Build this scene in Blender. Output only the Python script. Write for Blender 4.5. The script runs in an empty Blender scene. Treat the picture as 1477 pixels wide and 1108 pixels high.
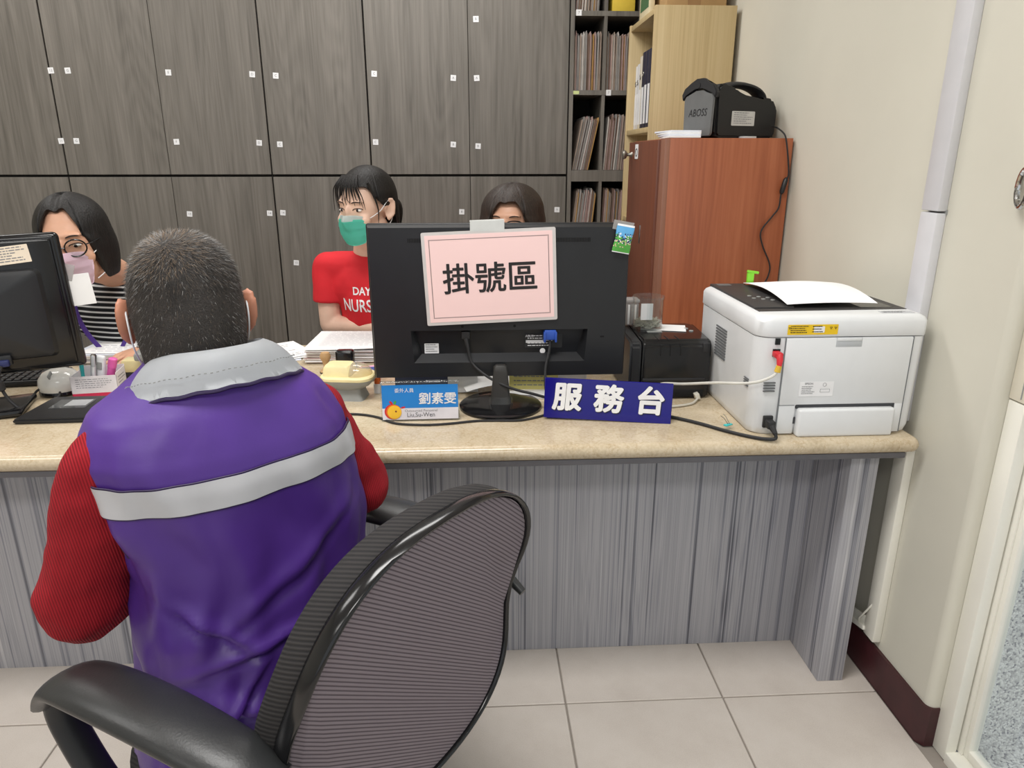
import bpy, bmesh, math, random
from mathutils import Vector, Matrix, Euler, noise
V = Vector
R = math.radians
rng = random.Random(7)
sc = bpy.context.scene
col = sc.collection

# ------------------------------------------------------------------ camera, world, lights, exposure
cam = bpy.data.cameras.new('camera')
cam.sensor_width = 36.0
cam.lens = 1024.0 / 1477.0 * 36.0
cam.clip_start = 0.02
camo = bpy.data.objects.new('camera', cam)
camo.location = (0, 0, 1.3)
camo.rotation_euler = (R(90 - 17.6), 0, R(-3.1))
col.objects.link(camo)
sc.camera = camo
sc.view_settings.view_transform = 'Standard'
sc.view_settings.look = 'None'
sc.view_settings.gamma = 1.0
sc.view_settings.use_curve_mapping = False
sc.view_settings.exposure = 0.0

world = bpy.data.worlds.new('overcast_sky')
sc.world = world
world.use_nodes = True
wn = world.node_tree.nodes
wn['Background'].inputs[0].default_value = (0.93, 0.97, 1.0, 1)
wn['Background'].inputs[1].default_value = 0.85


def area(name, loc, rot, sx, sy, power, color=(1, 1, 1)):
    l = bpy.data.lights.new(name, 'AREA')
    l.shape = 'RECTANGLE'
    l.size = sx
    l.size_y = sy
    l.energy = power
    l.color = color
    o = bpy.data.objects.new(name, l)
    o.location = loc
    o.rotation_euler = rot
    col.objects.link(o)
    return o


LAMPS = [(-2.2, 0.9), (-0.3, 0.9), (-2.2, 2.75), (-0.3, 2.75), (-2.2, -1.2), (-0.3, -1.2)]
LAMP_W = [16, 33, 17, 20, 13, 28]
for i, (lx, ly) in enumerate(LAMPS):
    area('ceiling_light', (lx, ly, 2.66), (0, 0, 0), 1.1, 0.5, LAMP_W[i], (1.0, 0.985, 0.96))


# ------------------------------------------------------------------ materials
def lin(c):
    c = c / 255.0
    return c / 12.92 if c <= 0.04045 else ((c + 0.055) / 1.055) ** 2.4


def rgb(c):
    return (lin(c[0]), lin(c[1]), lin(c[2]), 1)


MATS = {}


def base_mat(name):
    m = bpy.data.materials.new(name)
    m.use_nodes = True
    nt = m.node_tree
    b = nt.nodes['Principled BSDF']
    return m, nt, b


def mat(name, c=None, rough=0.5, metal=0.0, var=0.06, scale=25.0, bump=0.0, bscale=200.0, spec=0.5, coat=0.0):
    """plain coloured surface with slight procedural unevenness"""
    if name in MATS:
        return MATS[name]
    m, nt, b = base_mat(name)
    N, L = nt.nodes, nt.links
    tc = N.new('ShaderNodeTexCoord')
    nz = N.new('ShaderNodeTexNoise')
    nz.inputs['Scale'].default_value = scale
    nz.inputs['Detail'].default_value = 4
    L.new(tc.outputs['Object'], nz.inputs['Vector'])
    rp = N.new('ShaderNodeValToRGB')
    k = rgb(c)
    rp.color_ramp.elements[0].color = (k[0] * (1 - var), k[1] * (1 - var), k[2] * (1 - var), 1)
    rp.color_ramp.elements[1].color = (min(1, k[0] * (1 + var)), min(1, k[1] * (1 + var)), min(1, k[2] * (1 + var)), 1)
    rp.color_ramp.elements[0].position = 0.3
    rp.color_ramp.elements[1].position = 0.7
    L.new(nz.outputs['Fac'], rp.inputs['Fac'])
    L.new(rp.outputs['Color'], b.inputs['Base Color'])
    b.inputs['Roughness'].default_value = rough
    b.inputs['Metallic'].default_value = metal
    b.inputs['Specular IOR Level'].default_value = spec
    b.inputs['Coat Weight'].default_value = coat
    if bump:
        n2 = N.new('ShaderNodeTexNoise')
        n2.inputs['Scale'].default_value = bscale
        n2.inputs['Detail'].default_value = 3
        L.new(tc.outputs['Object'], n2.inputs['Vector'])
        bp = N.new('ShaderNodeBump')
        bp.inputs['Strength'].default_value = bump
        bp.inputs['Distance'].default_value = 0.002
        L.new(n2.outputs['Fac'], bp.inputs['Height'])
        L.new(bp.outputs['Normal'], b.inputs['Normal'])
    MATS[name] = m
    return m


def wood(name, stops, scale=(30, 30, 1.2), fine=(160, 160, 3.0), rough=0.45, dist=0.6, cath=0.0, fine_amt=0.35):
    """streaky grain along local Z; stops = [(pos,(r,g,b)),...]"""
    m, nt, b = base_mat(name)
    N, L = nt.nodes, nt.links
    tc = N.new('ShaderNodeTexCoord')
    oi = N.new('ShaderNodeObjectInfo')
    ml = N.new('ShaderNodeVectorMath')
    ml.operation = 'SCALE'
    ml.inputs[0].default_value = (37.0, 11.0, 23.0)
    L.new(oi.outputs['Random'], ml.inputs['Scale'])
    ad = N.new('ShaderNodeVectorMath')
    ad.operation = 'ADD'
    L.new(tc.outputs['Object'], ad.inputs[0])
    L.new(ml.outputs[0], ad.inputs[1])
    mp = N.new('ShaderNodeMapping')
    mp.inputs['Scale'].default_value = scale
    L.new(ad.outputs[0], mp.inputs['Vector'])
    n1 = N.new('ShaderNodeTexNoise')
    n1.inputs['Scale'].default_value = 1.0
    n1.inputs['Detail'].default_value = 5
    n1.inputs['Roughness'].default_value = 0.6
    n1.inputs['Distortion'].default_value = dist
    L.new(mp.outputs[0], n1.inputs['Vector'])
    mp2 = N.new('ShaderNodeMapping')
    mp2.inputs['Scale'].default_value = fine
    L.new(ad.outputs[0], mp2.inputs['Vector'])
    n2 = N.new('ShaderNodeTexNoise')
    n2.inputs['Scale'].default_value = 1.0
    n2.inputs['Detail'].default_value = 3
    L.new(mp2.outputs[0], n2.inputs['Vector'])
    mx = N.new('ShaderNodeMix')
    mx.inputs['Factor'].default_value = fine_amt
    L.new(n1.outputs['Fac'], mx.inputs['A'])
    L.new(n2.outputs['Fac'], mx.inputs['B'])
    out = mx.outputs['Result']
    if cath:
        mp3 = N.new('ShaderNodeMapping')
        mp3.inputs['Scale'].default_value = (5.5, 5.5, 0.55)
        L.new(ad.outputs[0], mp3.inputs['Vector'])
        n3 = N.new('ShaderNodeTexNoise')
        n3.inputs['Scale'].default_value = 1.0
        n3.inputs['Detail'].default_value = 1.5
        L.new(mp3.outputs[0], n3.inputs['Vector'])
        k = N.new('ShaderNodeMath')
        k.operation = 'MULTIPLY'
        k.inputs[1].default_value = 130.0
        L.new(n3.outputs['Fac'], k.inputs[0])
        s = N.new('ShaderNodeMath')
        s.operation = 'SINE'
        L.new(k.outputs[0], s.inputs[0])
        s2 = N.new('ShaderNodeMath')
        s2.operation = 'MULTIPLY_ADD'
        s2.inputs[1].default_value = cath
        L.new(s.outputs[0], s2.inputs[0])
        L.new(out, s2.inputs[2])
        out = s2.outputs[0]
    rp = N.new('ShaderNodeValToRGB')
    el = rp.color_ramp.elements
    while len(el) < len(stops):
        el.new(0.5)
    for e, (p, c) in zip(el, stops):
        e.position = p
        e.color = rgb(c)
    L.new(out, rp.inputs['Fac'])
    L.new(rp.outputs['Color'], b.inputs['Base Color'])
    b.inputs['Roughness'].default_value = rough
    MATS[name] = m
    return m


def stone(name, c1, c2, c3, rough, s1, s2, coat=0.0, veins=None):
    m, nt, b = base_mat(name)
    N, L = nt.nodes, nt.links
    tc = N.new('ShaderNodeTexCoord')
    n1 = N.new('ShaderNodeTexNoise')
    n1.inputs['Scale'].default_value = s1
    n1.inputs['Detail'].default_value = 6
    n1.inputs['Roughness'].default_value = 0.65
    L.new(tc.outputs['Object'], n1.inputs['Vector'])
    n2 = N.new('ShaderNodeTexNoise')
    n2.inputs['Scale'].default_value = s2
    n2.inputs['Detail'].default_value = 2
    L.new(tc.outputs['Object'], n2.inputs['Vector'])
    mx = N.new('ShaderNodeMix')
    mx.inputs['Factor'].default_value = 0.4
    L.new(n1.outputs['Fac'], mx.inputs['A'])
    L.new(n2.outputs['Fac'], mx.inputs['B'])
    rp = N.new('ShaderNodeValToRGB')
    el = rp.color_ramp.elements
    el.new(0.5)
    for e, p, c in zip(el, (0.32, 0.5, 0.68), (c1, c2, c3)):
        e.position = p
        e.color = rgb(c)
    L.new(mx.outputs['Result'], rp.inputs['Fac'])
    src = rp.outputs['Color']
    if veins:
        vo = N.new('ShaderNodeTexVoronoi')
        vo.feature = 'DISTANCE_TO_EDGE'
        vo.inputs['Scale'].default_value = 14
        wv = N.new('ShaderNodeVectorMath')
        wv.operation = 'MULTIPLY_ADD'
        wv.inputs[1].default_value = (0.15, 0.15, 0.15)
        L.new(n1.outputs['Color'], wv.inputs[0])
        L.new(tc.outputs['Object'], wv.inputs[2])
        L.new(wv.outputs[0], vo.inputs['Vector'])
        lt = N.new('ShaderNodeMapRange')
        lt.inputs['From Min'].default_value = 0.0
        lt.inputs['From Max'].default_value = 0.03
        lt.inputs['To Min'].default_value = 0.35
        lt.inputs['To Max'].default_value = 0.0
        L.new(vo.outputs['Distance'], lt.inputs['Value'])
        m2 = N.new('ShaderNodeMix')
        m2.data_type = 'RGBA'
        L.new(lt.outputs['Result'], m2.inputs['Factor'])
        L.new(src, m2.inputs[6])
        m2.inputs[7].default_value = rgb(veins)
        src = m2.outputs[2]
    L.new(src, b.inputs['Base Color'])
    b.inputs['Roughness'].default_value = rough
    b.inputs['Coat Weight'].default_value = coat
    MATS[name] = m
    return m


def pebble_mat(name):
    m, nt, b = base_mat(name)
    N, L = nt.nodes, nt.links
    tc = N.new('ShaderNodeTexCoord')
    vo = N.new('ShaderNodeTexVoronoi')
    vo.inputs['Scale'].default_value = 210
    L.new(tc.outputs['Object'], vo.inputs['Vector'])
    rp = N.new('ShaderNodeValToRGB')
    el = rp.color_ramp.elements
    el.new(0.5)
    for e, p, c in zip(el, (0.1, 0.35, 0.8), ((140, 141, 150), (208, 208, 208), (244, 244, 242))):
        e.position = p
        e.color = rgb(c)
    L.new(vo.outputs['Color'], rp.inputs['Fac'])
    L.new(rp.outputs['Color'], b.inputs['Base Color'])
    bp = N.new('ShaderNodeBump')
    bp.inputs['Strength'].default_value = 0.6
    bp.inputs['Distance'].default_value = 0.004
    bp.invert = True
    L.new(vo.outputs['Distance'], bp.inputs['Height'])
    L.new(bp.outputs['Normal'], b.inputs['Normal'])
    b.inputs['Roughness'].default_value = 0.8
    MATS[name] = m
    return m


def wave_fabric(name, c1, c2, direction, freq, sharp=0.5, rough=0.85, bump=0.4, weave=0.0):
    """fabric with parallel stripes/ribs: phase = dot(object coords, direction) * freq"""
    m, nt, b = base_mat(name)
    N, L = nt.nodes, nt.links
    tc = N.new('ShaderNodeTexCoord')
    dt = N.new('ShaderNodeVectorMath')
    dt.operation = 'DOT_PRODUCT'
    dt.inputs[1].default_value = V(direction).normalized()
    L.new(tc.outputs['Object'], dt.inputs[0])
    k = N.new('ShaderNodeMath')
    k.operation = 'MULTIPLY'
    k.inputs[1].default_value = freq * 2 * math.pi
    L.new(dt.outputs['Value'], k.inputs[0])
    s = N.new('ShaderNodeMath')
    s.operation = 'SINE'
    L.new(k.outputs[0], s.inputs[0])
    mr = N.new('ShaderNodeMapRange')
    mr.inputs['From Min'].default_value = -1
    mr.inputs['From Max'].default_value = 1
    L.new(s.outputs[0], mr.inputs['Value'])
    rp = N.new('ShaderNodeValToRGB')
    rp.color_ramp.elements[0].position = max(0, sharp - 0.22)
    rp.color_ramp.elements[1].position = min(1, sharp + 0.22)
    rp.color_ramp.elements[0].color = rgb(c1)
    rp.color_ramp.elements[1].color = rgb(c2)
    L.new(mr.outputs['Result'], rp.inputs['Fac'])
    L.new(rp.outputs['Color'], b.inputs['Base Color'])
    b.inputs['Roughness'].default_value = rough
    b.inputs['Specular IOR Level'].default_value = 0.25
    if bump:
        bp = N.new('ShaderNodeBump')
        bp.inputs['Strength'].default_value = bump
        bp.inputs['Distance'].default_value = 0.002
        L.new(mr.outputs['Result'], bp.inputs['Height'])
        L.new(bp.outputs['Normal'], b.inputs['Normal'])
    MATS[name] = m
    return m


def clear_mat(name, tint=(255, 255, 255), gloss=0.06, rough=0.05, milky=0.0):
    m = bpy.data.materials.new(name)
    m.use_nodes = True
    nt = m.node_tree
    N, L = nt.nodes, nt.links
    N.remove(N['Principled BSDF'])
    tr = N.new('ShaderNodeBsdfTransparent')
    tr.inputs[0].default_value = rgb(tint)
    gl = N.new('ShaderNodeBsdfGlossy')
    gl.inputs['Roughness'].default_value = rough
    lw = N.new('ShaderNodeLayerWeight')
    lw.inputs[0].default_value = 0.5
    fr = N.new('ShaderNodeMath')
    fr.operation = 'POWER'
    fr.inputs[1].default_value = 4.0
    L.new(lw.outputs['Facing'], fr.inputs[0])
    ad = N.new('ShaderNodeMath')
    ad.operation = 'ADD'
    ad.inputs[1].default_value = gloss
    ad.use_clamp = True
    L.new(fr.outputs[0], ad.inputs[0])
    mx = N.new('ShaderNodeMixShader')
    L.new(ad.outputs[0], mx.inputs[0])
    L.new(tr.outputs[0], mx.inputs[1])
    L.new(gl.outputs[0], mx.inputs[2])
    last = mx.outputs[0]
    if milky:
        df = N.new('ShaderNodeBsdfDiffuse')
        df.inputs[0].default_value = (0.85, 0.85, 0.85, 1)
        m2 = N.new('ShaderNodeMixShader')
        m2.inputs[0].default_value = milky
        L.new(last, m2.inputs[1])
        L.new(df.outputs[0], m2.inputs[2])
        last = m2.outputs[0]
    L.new(last, N['Material Output'].inputs[0])
    MATS[name] = m
    return m


wall_m = mat('cream_plaster', (208, 205, 192), 0.7, var=0.035, scale=3.0, bump=0.08, bscale=60)
jamb_m = mat('ivory_paint', (226, 220, 203), 0.55, var=0.05, scale=8.0, bump=0.25, bscale=35)
ceil_m = mat('ceiling_white', (235, 233, 228), 0.8)
tile_m = stone('pale_tile', (196, 186, 177), (207, 198, 189), (214, 206, 198), 0.35, 6.0, 420.0)
grout_m = mat('grout', (150, 142, 134), 0.9)
grey_oak = wood('grey_oak', [(0.28, (90, 85, 79)), (0.48, (111, 106, 99)), (0.72, (130, 124, 117))], scale=(26, 26, 1.1), fine=(170, 170, 4.5), cath=0.035, rough=0.42)
dark_gap = mat('dark_recess', (40, 37, 34), 0.8)
zebra = wood('zebra_laminate', [(0.36, (86, 87, 96)), (0.44, (142, 143, 152)), (0.50, (178, 177, 182)), (0.56, (154, 154, 161)), (0.66, (202, 201, 204))], scale=(40, 40, 0.16), fine=(190, 190, 0.5), dist=0.12, rough=0.38, fine_amt=0.42, cath=0.012)
counter_m = stone('beige_stone', (178, 160, 132), (200, 184, 157), (213, 199, 175), 0.16, 9.0, 160.0, veins=(165, 135, 92))
dark_trim = mat('slate_trim', (98, 97, 102), 0.4)
cherry = wood('cherry_wood', [(0.25, (128, 66, 40)), (0.5, (160, 90, 58)), (0.75, (178, 108, 74))], scale=(20, 20, 0.9), fine=(120, 120, 3.0), rough=0.4, cath=0.02)
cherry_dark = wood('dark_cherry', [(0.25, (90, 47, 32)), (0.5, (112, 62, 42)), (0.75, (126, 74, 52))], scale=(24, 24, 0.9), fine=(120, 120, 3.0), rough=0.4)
pale_oak = wood('pale_oak', [(0.25, (172, 148, 104)), (0.5, (196, 174, 130)), (0.75, (208, 188, 146))], scale=(60, 60, 0.8), fine=(200, 200, 2.5), rough=0.5)
maroon = mat('maroon_paint', (62, 28, 32), 0.35, var=0.15)
black_pl = mat('black_plastic', (30, 31, 34), 0.38, bump=0.05, bscale=600)
black_gl = mat('black_gloss', (22, 22, 24), 0.16)
black_mt = mat('black_matte', (36, 36, 38), 0.6)
anthr = mat('anthracite_plastic', (58, 56, 56), 0.5)
white_pl = mat('white_plastic', (226, 228, 230), 0.35, var=0.015)
offwhite = mat('offwhite_plastic', (214, 217, 219), 0.4, var=0.02)
alu_white = mat('white_aluminium', (236, 234, 224), 0.35, var=0.03, scale=6)
conduit_m = mat('grey_white_pvc', (208, 208, 212), 0.45, var=0.02)
paper_m = mat('white_paper', (240, 240, 240), 0.8, var=0.02)
paper_b = mat('blueish_paper', (226, 230, 240), 0.8, var=0.02)
ink = mat('black_ink', (32, 30, 32), 0.7)
grey_ink = mat('grey_ink', (130, 130, 134), 0.8)
pink_paper = mat('pink_paper', (246, 212, 210), 0.75, var=0.015, scale=8)
laminate = mat('laminate_edge', (205, 200, 198), 0.2)
yellow_m = mat('yellow_label', (236, 196, 26), 0.5)
steel = mat('brushed_steel', (150, 146, 138), 0.35, metal=0.9)
chrome = mat('chrome', (200, 200, 200), 0.12, metal=1.0)
grey_pl = mat('grey_plastic', (150, 152, 150), 0.45)
dgrey_pl = mat('grey_panel', (105, 106, 106), 0.5)
skin_m = mat('skin_tan', (184, 124, 98), 0.5, var=0.08, scale=30)
skin_f = mat('skin_fair', (228, 190, 168), 0.48, var=0.05, scale=30)
skin_w = mat('skin_light', (214, 164, 136), 0.48, var=0.05, scale=30)
glass_m = clear_mat('window_glass', (248, 250, 250), 0.02, 0.02)
acryl = clear_mat('clear_acrylic', (248, 250, 250), 0.02, 0.06, milky=0.02)
acryl_milky = clear_mat('frosted_acrylic', (225, 222, 220), 0.05, 0.15, milky=0.25)
pebble = pebble_mat('washed_pebble')
purple = mat('purple_nylon', (78, 44, 134), 0.45, var=0.05, scale=12, bump=0.12, bscale=90)
vest_dark = mat('dark_piping', (40, 24, 66), 0.5)
silver_tape = mat('silver_tape', (186, 186, 190), 0.42, var=0.05, scale=18)
collar_m = mat('silver_collar', (205, 208, 212), 0.5, var=0.03, scale=16)
red_knit = wave_fabric('red_rib_knit', (124, 18, 28), (162, 28, 40), (0.85, 0.5, 0.12), 300, 0.4, 0.85, 0.45)
red_tee = mat('red_cotton', (206, 28, 40), 0.8, var=0.06, scale=14, bump=0.2, bscale=60)
stripe_knit = wave_fabric('striped_knit', (24, 25, 30), (226, 228, 230), (0.05, 0.10, 1), 62, 0.80, 0.85, 0.1)
navy_cloth = mat('navy_cloth', (44, 48, 62), 0.85)


def hair_mat(name, c1, c2, rough):
    m = wood(name, [(0.35, c1), (0.65, c2)], scale=(220, 220, 9), fine=(420, 420, 20), rough=rough, dist=0.2)
    nt = m.node_tree
    b = nt.nodes['Principled BSDF']
    src = b.inputs['Base Color'].links[0].from_node.inputs['Fac'].links[0].from_socket
    bp = nt.nodes.new('ShaderNodeBump')
    bp.inputs['Strength'].default_value = 0.9
    bp.inputs['Distance'].default_value = 0.003
    nt.links.new(src, bp.inputs['Height'])
    nt.links.new(bp.outputs['Normal'], b.inputs['Normal'])
    b.inputs['Specular IOR Level'].default_value = 0.35
    return m


hair_m = hair_mat('black_hair', (12, 11, 11), (32, 28, 27), 0.45)
hair_b = hair_mat('brown_black_hair', (26, 20, 17), (58, 45, 38), 0.45)
mask_w = mat('white_mask', (232, 232, 234), 0.8)
mask_p = mat('pink_mask', (250, 226, 240), 0.8, var=0.03)
mask_g = mat('teal_mask', (110, 226, 204), 0.8, var=0.03)
lanyard = mat('purple_ribbon', (78, 48, 140), 0.6)
mesh_fab = wave_fabric('mauve_weave', (84, 75, 81), (132, 122, 128), (0.62, 0.1, 0.78), 200, 0.28, 0.85, 0.3)
chair_fab = wave_fabric('charcoal_weave', (42, 41, 42), (56, 54, 54), (0.5, 0.2, 0.8), 190, 0.5, 0.9, 0.3)
chair_pl = mat('chair_plastic', (42, 43, 44), 0.36, bump=0.1, bscale=300)
eye_w = mat('eye_white', (228, 222, 218), 0.2)
iris_m = mat('dark_iris', (36, 24, 20), 0.15)
brow_m = mat('dark_brow', (58, 44, 38), 0.8)
blue_sign = mat('royal_blue_acrylic', (24, 20, 122), 0.12, var=0.02)
sky_blue = mat('sky_blue_print', (40, 132, 212), 0.4, var=0.02)
white_pr = mat('white_print', (238, 238, 240), 0.5)
cream_pl = mat('cream_plastic', (236, 222, 170), 0.4)
orange_m = mat('orange_print', (232, 110, 36), 0.5)
red_m = mat('red_print', (206, 40, 52), 0.5)
green_m = mat('green_print', (70, 160, 80), 0.5)
lime_m = mat('lime_plastic', (130, 210, 50), 0.4)
vga_blue = mat('vga_blue', (46, 84, 176), 0.4)
teal_pl = mat('teal_plastic', (60, 190, 190), 0.4)
wood_tan = mat('turned_wood', (196, 158, 112), 0.4, var=0.12)
cardboard = mat('cardboard', (176, 144, 100), 0.8)
folder_ms = [mat('folder_buff', (178, 160, 146), 0.8, var=.12), mat('folder_pink', (186, 158, 152), 0.8, var=.12),
             mat('folder_grey', (168, 164, 160), 0.8, var=.12), mat('folder_white', (214, 208, 202), 0.8, var=.1),
             mat('folder_brown', (136, 112, 98), 0.8, var=.12), mat('folder_tan', (188, 148, 92), 0.8, var=.12)]


# ------------------------------------------------------------------ mesh builder
class MB:
    def __init__(s):
        s.bm = bmesh.new()

    def _tag(s, faces, mi):
        for f in faces:
            f.material_index = mi

    def box(s, c, size, rot=None, mi=0, bevel=0.0, seg=2):
        M = Matrix.Translation(c) @ (rot.to_4x4() if rot else Matrix()) @ Matrix.Diagonal((size[0], size[1], size[2], 1))
        r = bmesh.ops.create_cube(s.bm, size=1.0, matrix=M)
        vs = r['verts']
        fs = list({f for v in vs for f in v.link_faces})
        s._tag(fs, mi)
        if bevel > 0:
            es = list({e for v in vs for e in v.link_edges})
            b = bmesh.ops.bevel(s.bm, geom=es, offset=bevel, segments=seg, affect='EDGES', profile=0.5, clamp_overlap=True)
            s._tag(b['faces'], mi)
        return s

    def bx(s, x0, x1, y0, y1, z0, z1, mi=0, bevel=0.0, seg=2):
        return s.box(((x0 + x1) / 2, (y0 + y1) / 2, (z0 + z1) / 2), (abs(x1 - x0), abs(y1 - y0), abs(z1 - z0)), None, mi, bevel, seg)

    def cyl(s, a, b, r, r2=None, seg=20, mi=0, cap=True):
        a, b = V(a), V(b)
        return s.tube([a, b], [r, r if r2 is None else r2], seg, mi, cap)

    def tube(s, pts, rad, seg=10, mi=0, cap=True, flat=None, closed=False):
        pts = [V(p) for p in pts]
        n = len(pts)
        if not isinstance(rad, (list, tuple)):
            rad = [rad] * n
        rings = []
        up = None
        for i, p in enumerate(pts):
            if closed:
                t = pts[(i + 1) % n] - pts[i - 1]
            else:
                t = pts[min(i + 1, n - 1)] - pts[max(i - 1, 0)]
            t.normalize()
            if up is None:
                up = t.orthogonal().normalized() if flat is None else V(flat)
            up = (up - t * up.dot(t))
            if up.length < 1e-6:
                up = t.orthogonal()
            up.normalize()
            sd = t.cross(up)
            r = rad[i]
            ra, rb = (r if isinstance(r, (list, tuple)) else (r, r))
            rings.append([p + up * (math.cos(2 * math.pi * k / seg) * ra) + sd * (math.sin(2 * math.pi * k / seg) * rb) for k in range(seg)])
        return s.loft(rings, mi, cap and not closed, closed)

    def loft(s, rings, mi=0, cap=True, loop=False, open_ring=False):
        vr = [[s.bm.verts.new(p) for p in r] for r in rings]
        fs = []
        m = len(vr[0])
        lim = len(vr) if loop else len(vr) - 1
        for i in range(lim):
            a, b = vr[i], vr[(i + 1) % len(vr)]
            for k in range(m - 1 if open_ring else m):
                k2 = (k + 1) % m
                fs.append(s.bm.faces.new((a[k], a[k2], b[k2], b[k])))
        if cap and not loop and not open_ring:
            fs.append(s.bm.faces.new(list(reversed(vr[0]))))
            fs.append(s.bm.faces.new(vr[-1]))
        s._tag(fs, mi)
        return s

    def sph(s, c, r, rot=None, mi=0, sub=3):
        if not isinstance(r, (list, tuple)):
            r = (r, r, r)
        M = Matrix.Translation(c) @ (rot.to_4x4() if rot else Matrix()) @ Matrix.Diagonal((r[0], r[1], r[2], 1))
        q = bmesh.ops.create_icosphere(s.bm, subdivisions=sub, radius=1.0, matrix=M)
        s._tag({f for v in q['verts'] for f in v.link_faces}, mi)
        return s

    def lathe(s, prof, c=(0, 0, 0), seg=28, mi=0, cap=True):
        c = V(c)
        rings = [[c + V((r * math.cos(2 * math.pi * k / seg), r * math.sin(2 * math.pi * k / seg), z)) for k in range(seg)] for r, z in prof]
        return s.loft(rings, mi, cap)

    def prism(s, poly, depth, M=None, mi=0, bevel=0.0):
        """poly in local XY, extruded along +Z by depth, then transformed"""
        M = M or Matrix()
        a = [s.bm.verts.new(M @ V((p[0], p[1], 0))) for p in poly]
        b = [s.bm.verts.new(M @ V((p[0], p[1], depth))) for p in poly]
        n = len(poly)
        fs = [s.bm.faces.new(list(reversed(a))), s.bm.faces.new(b)]
        for i in range(n):
            fs.append(s.bm.faces.new((a[i], a[(i + 1) % n], b[(i + 1) % n], b[i])))
        s._tag(fs, mi)
        if bevel:
            es = list({e for f in fs for e in f.edges})
            q = bmesh.ops.bevel(s.bm, geom=es, offset=bevel, segments=2, affect='EDGES', clamp_overlap=True)
            s._tag(q['faces'], mi)
        return s

    def quad(s, pts, mi=0):
        f = s.bm.faces.new([s.bm.verts.new(p) for p in pts])
        f.material_index = mi
        return s

    def bold(s, body, size, M, mi, d, shear=0.0, n=8):
        for k in range(n + 1):
            a = 2 * math.pi * k / n
            o = (0, 0) if k == n else (d * math.cos(a), d * math.sin(a))
            s.text(body, size, M @ Matrix.Translation((o[0], o[1], 0.00002 * k)), mi, 0.0, shear)
        return s

    def text(s, body, size, M, mi=0, offset=0.0, shear=0.0, align='CENTER', xs=1.0):
        cu = bpy.data.curves.new('lettering', 'FONT')
        cu.body = body
        cu.size = size
        cu.offset = offset
        cu.shear = shear
        cu.align_x = align
        cu.align_y = 'CENTER'
        cu.resolution_u = 3
        o = bpy.data.objects.new('lettering', cu)
        col.objects.link(o)
        dg = bpy.context.evaluated_depsgraph_get()
        me = bpy.data.meshes.new_from_object(o.evaluated_get(dg))
        bpy.data.objects.remove(o)
        bpy.data.curves.remove(cu)
        vs = [s.bm.verts.new(M @ V((v.co.x * xs, v.co.y, 0))) for v in me.vertices]
        for p in me.polygons:
            try:
                f = s.bm.faces.new([vs[i] for i in p.vertices])
                f.material_index = mi
            except ValueError:
                pass
        bpy.data.meshes.remove(me)
        return s

    def xf(s, M):
        bmesh.ops.transform(s.bm, matrix=M, verts=s.bm.verts)
        return s

    def mesh(s, name, mats, smooth=35, norm=True):
        bm = s.bm
        if norm:
            bmesh.ops.recalc_face_normals(bm, faces=bm.faces)
        for f in bm.faces:
            f.smooth = smooth > 0
        if smooth > 0:
            th = R(smooth)
            for e in bm.edges:
                if len(e.link_faces) == 2 and e.calc_face_angle(0) > th:
                    e.smooth = False
        me = bpy.data.meshes.new(name)
        bm.to_mesh(me)
        bm.free()
        for m in (mats if isinstance(mats, (list, tuple)) else [mats]):
            me.materials.append(m)
        return me

    def build(s, name, mats, parent=None, smooth=35, norm=True, label=None):
        me = s.mesh(name, mats, smooth, norm)
        o = bpy.data.objects.new(name, me)
        col.objects.link(o)
        o.parent = parent
        if label:
            o['label'] = label
        return o

    def remesh(s, name, mats, parent=None, voxel=0.006, smooth_it=6, label=None, post=None):
        me = s.mesh(name, [], 0, False)
        o = bpy.data.objects.new(name, me)
        col.objects.link(o)
        r = o.modifiers.new('r', 'REMESH')
        r.mode = 'VOXEL'
        r.voxel_size = voxel
        sm = o.modifiers.new('s', 'SMOOTH')
        sm.factor = 0.5
        sm.iterations = smooth_it
        dg = bpy.context.evaluated_depsgraph_get()
        nm = bpy.data.meshes.new_from_object(o.evaluated_get(dg))
        o.modifiers.clear()
        o.data = nm
        bpy.data.meshes.remove(me)
        nm.name = name
        nm.materials.clear()
        for m in (mats if isinstance(mats, (list, tuple)) else [mats]):
            nm.materials.append(m)
        nm.polygons.foreach_set('use_smooth', [True] * len(nm.polygons))
        if post:
            post(nm)
        o.parent = parent
        if label:
            o['label'] = label
        return o


def tag(o, label=None, cat=None, group=None, kind=None):
    if label:
        o['label'] = label
    if cat:
        o['category'] = cat
    if group:
        o['group'] = group
    if kind:
        o['kind'] = kind
    return o


def thing(name, label, cat, loc=(0, 0, 0), rz=0.0, group=None):
    o = bpy.data.objects.new(name, None)
    o.empty_display_size = 0.05
    col.objects.link(o)
    o.location = loc
    o.rotation_euler = (0, 0, R(rz))
    return tag(o, label, cat, group)


def put(o, loc, rz=0.0):
    o.location = loc
    o.rotation_euler = (0, 0, R(rz))
    return o


def sheet(mb, rows, th=0.0008, mi=0):
    """thin closed sheet following a grid of points"""
    d = V((0, 0, th))
    return mb.loft([list(r_) + [p - d for p in reversed(r_)] for r_ in rows], mi, True)


RX90 = Matrix.Rotation(R(90), 4, 'X')      # a drawing in XY stands up facing -Y


def at(x, y, z, rz=0.0, tilt=0.0):
    """frame standing at x,y,z: drawing X -> right, drawing Y -> up, facing -Y"""
    return Matrix.Translation((x, y, z)) @ Matrix.Rotation(R(rz), 4, 'Z') @ Matrix.Rotation(R(tilt), 4, 'X') @ RX90


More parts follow.
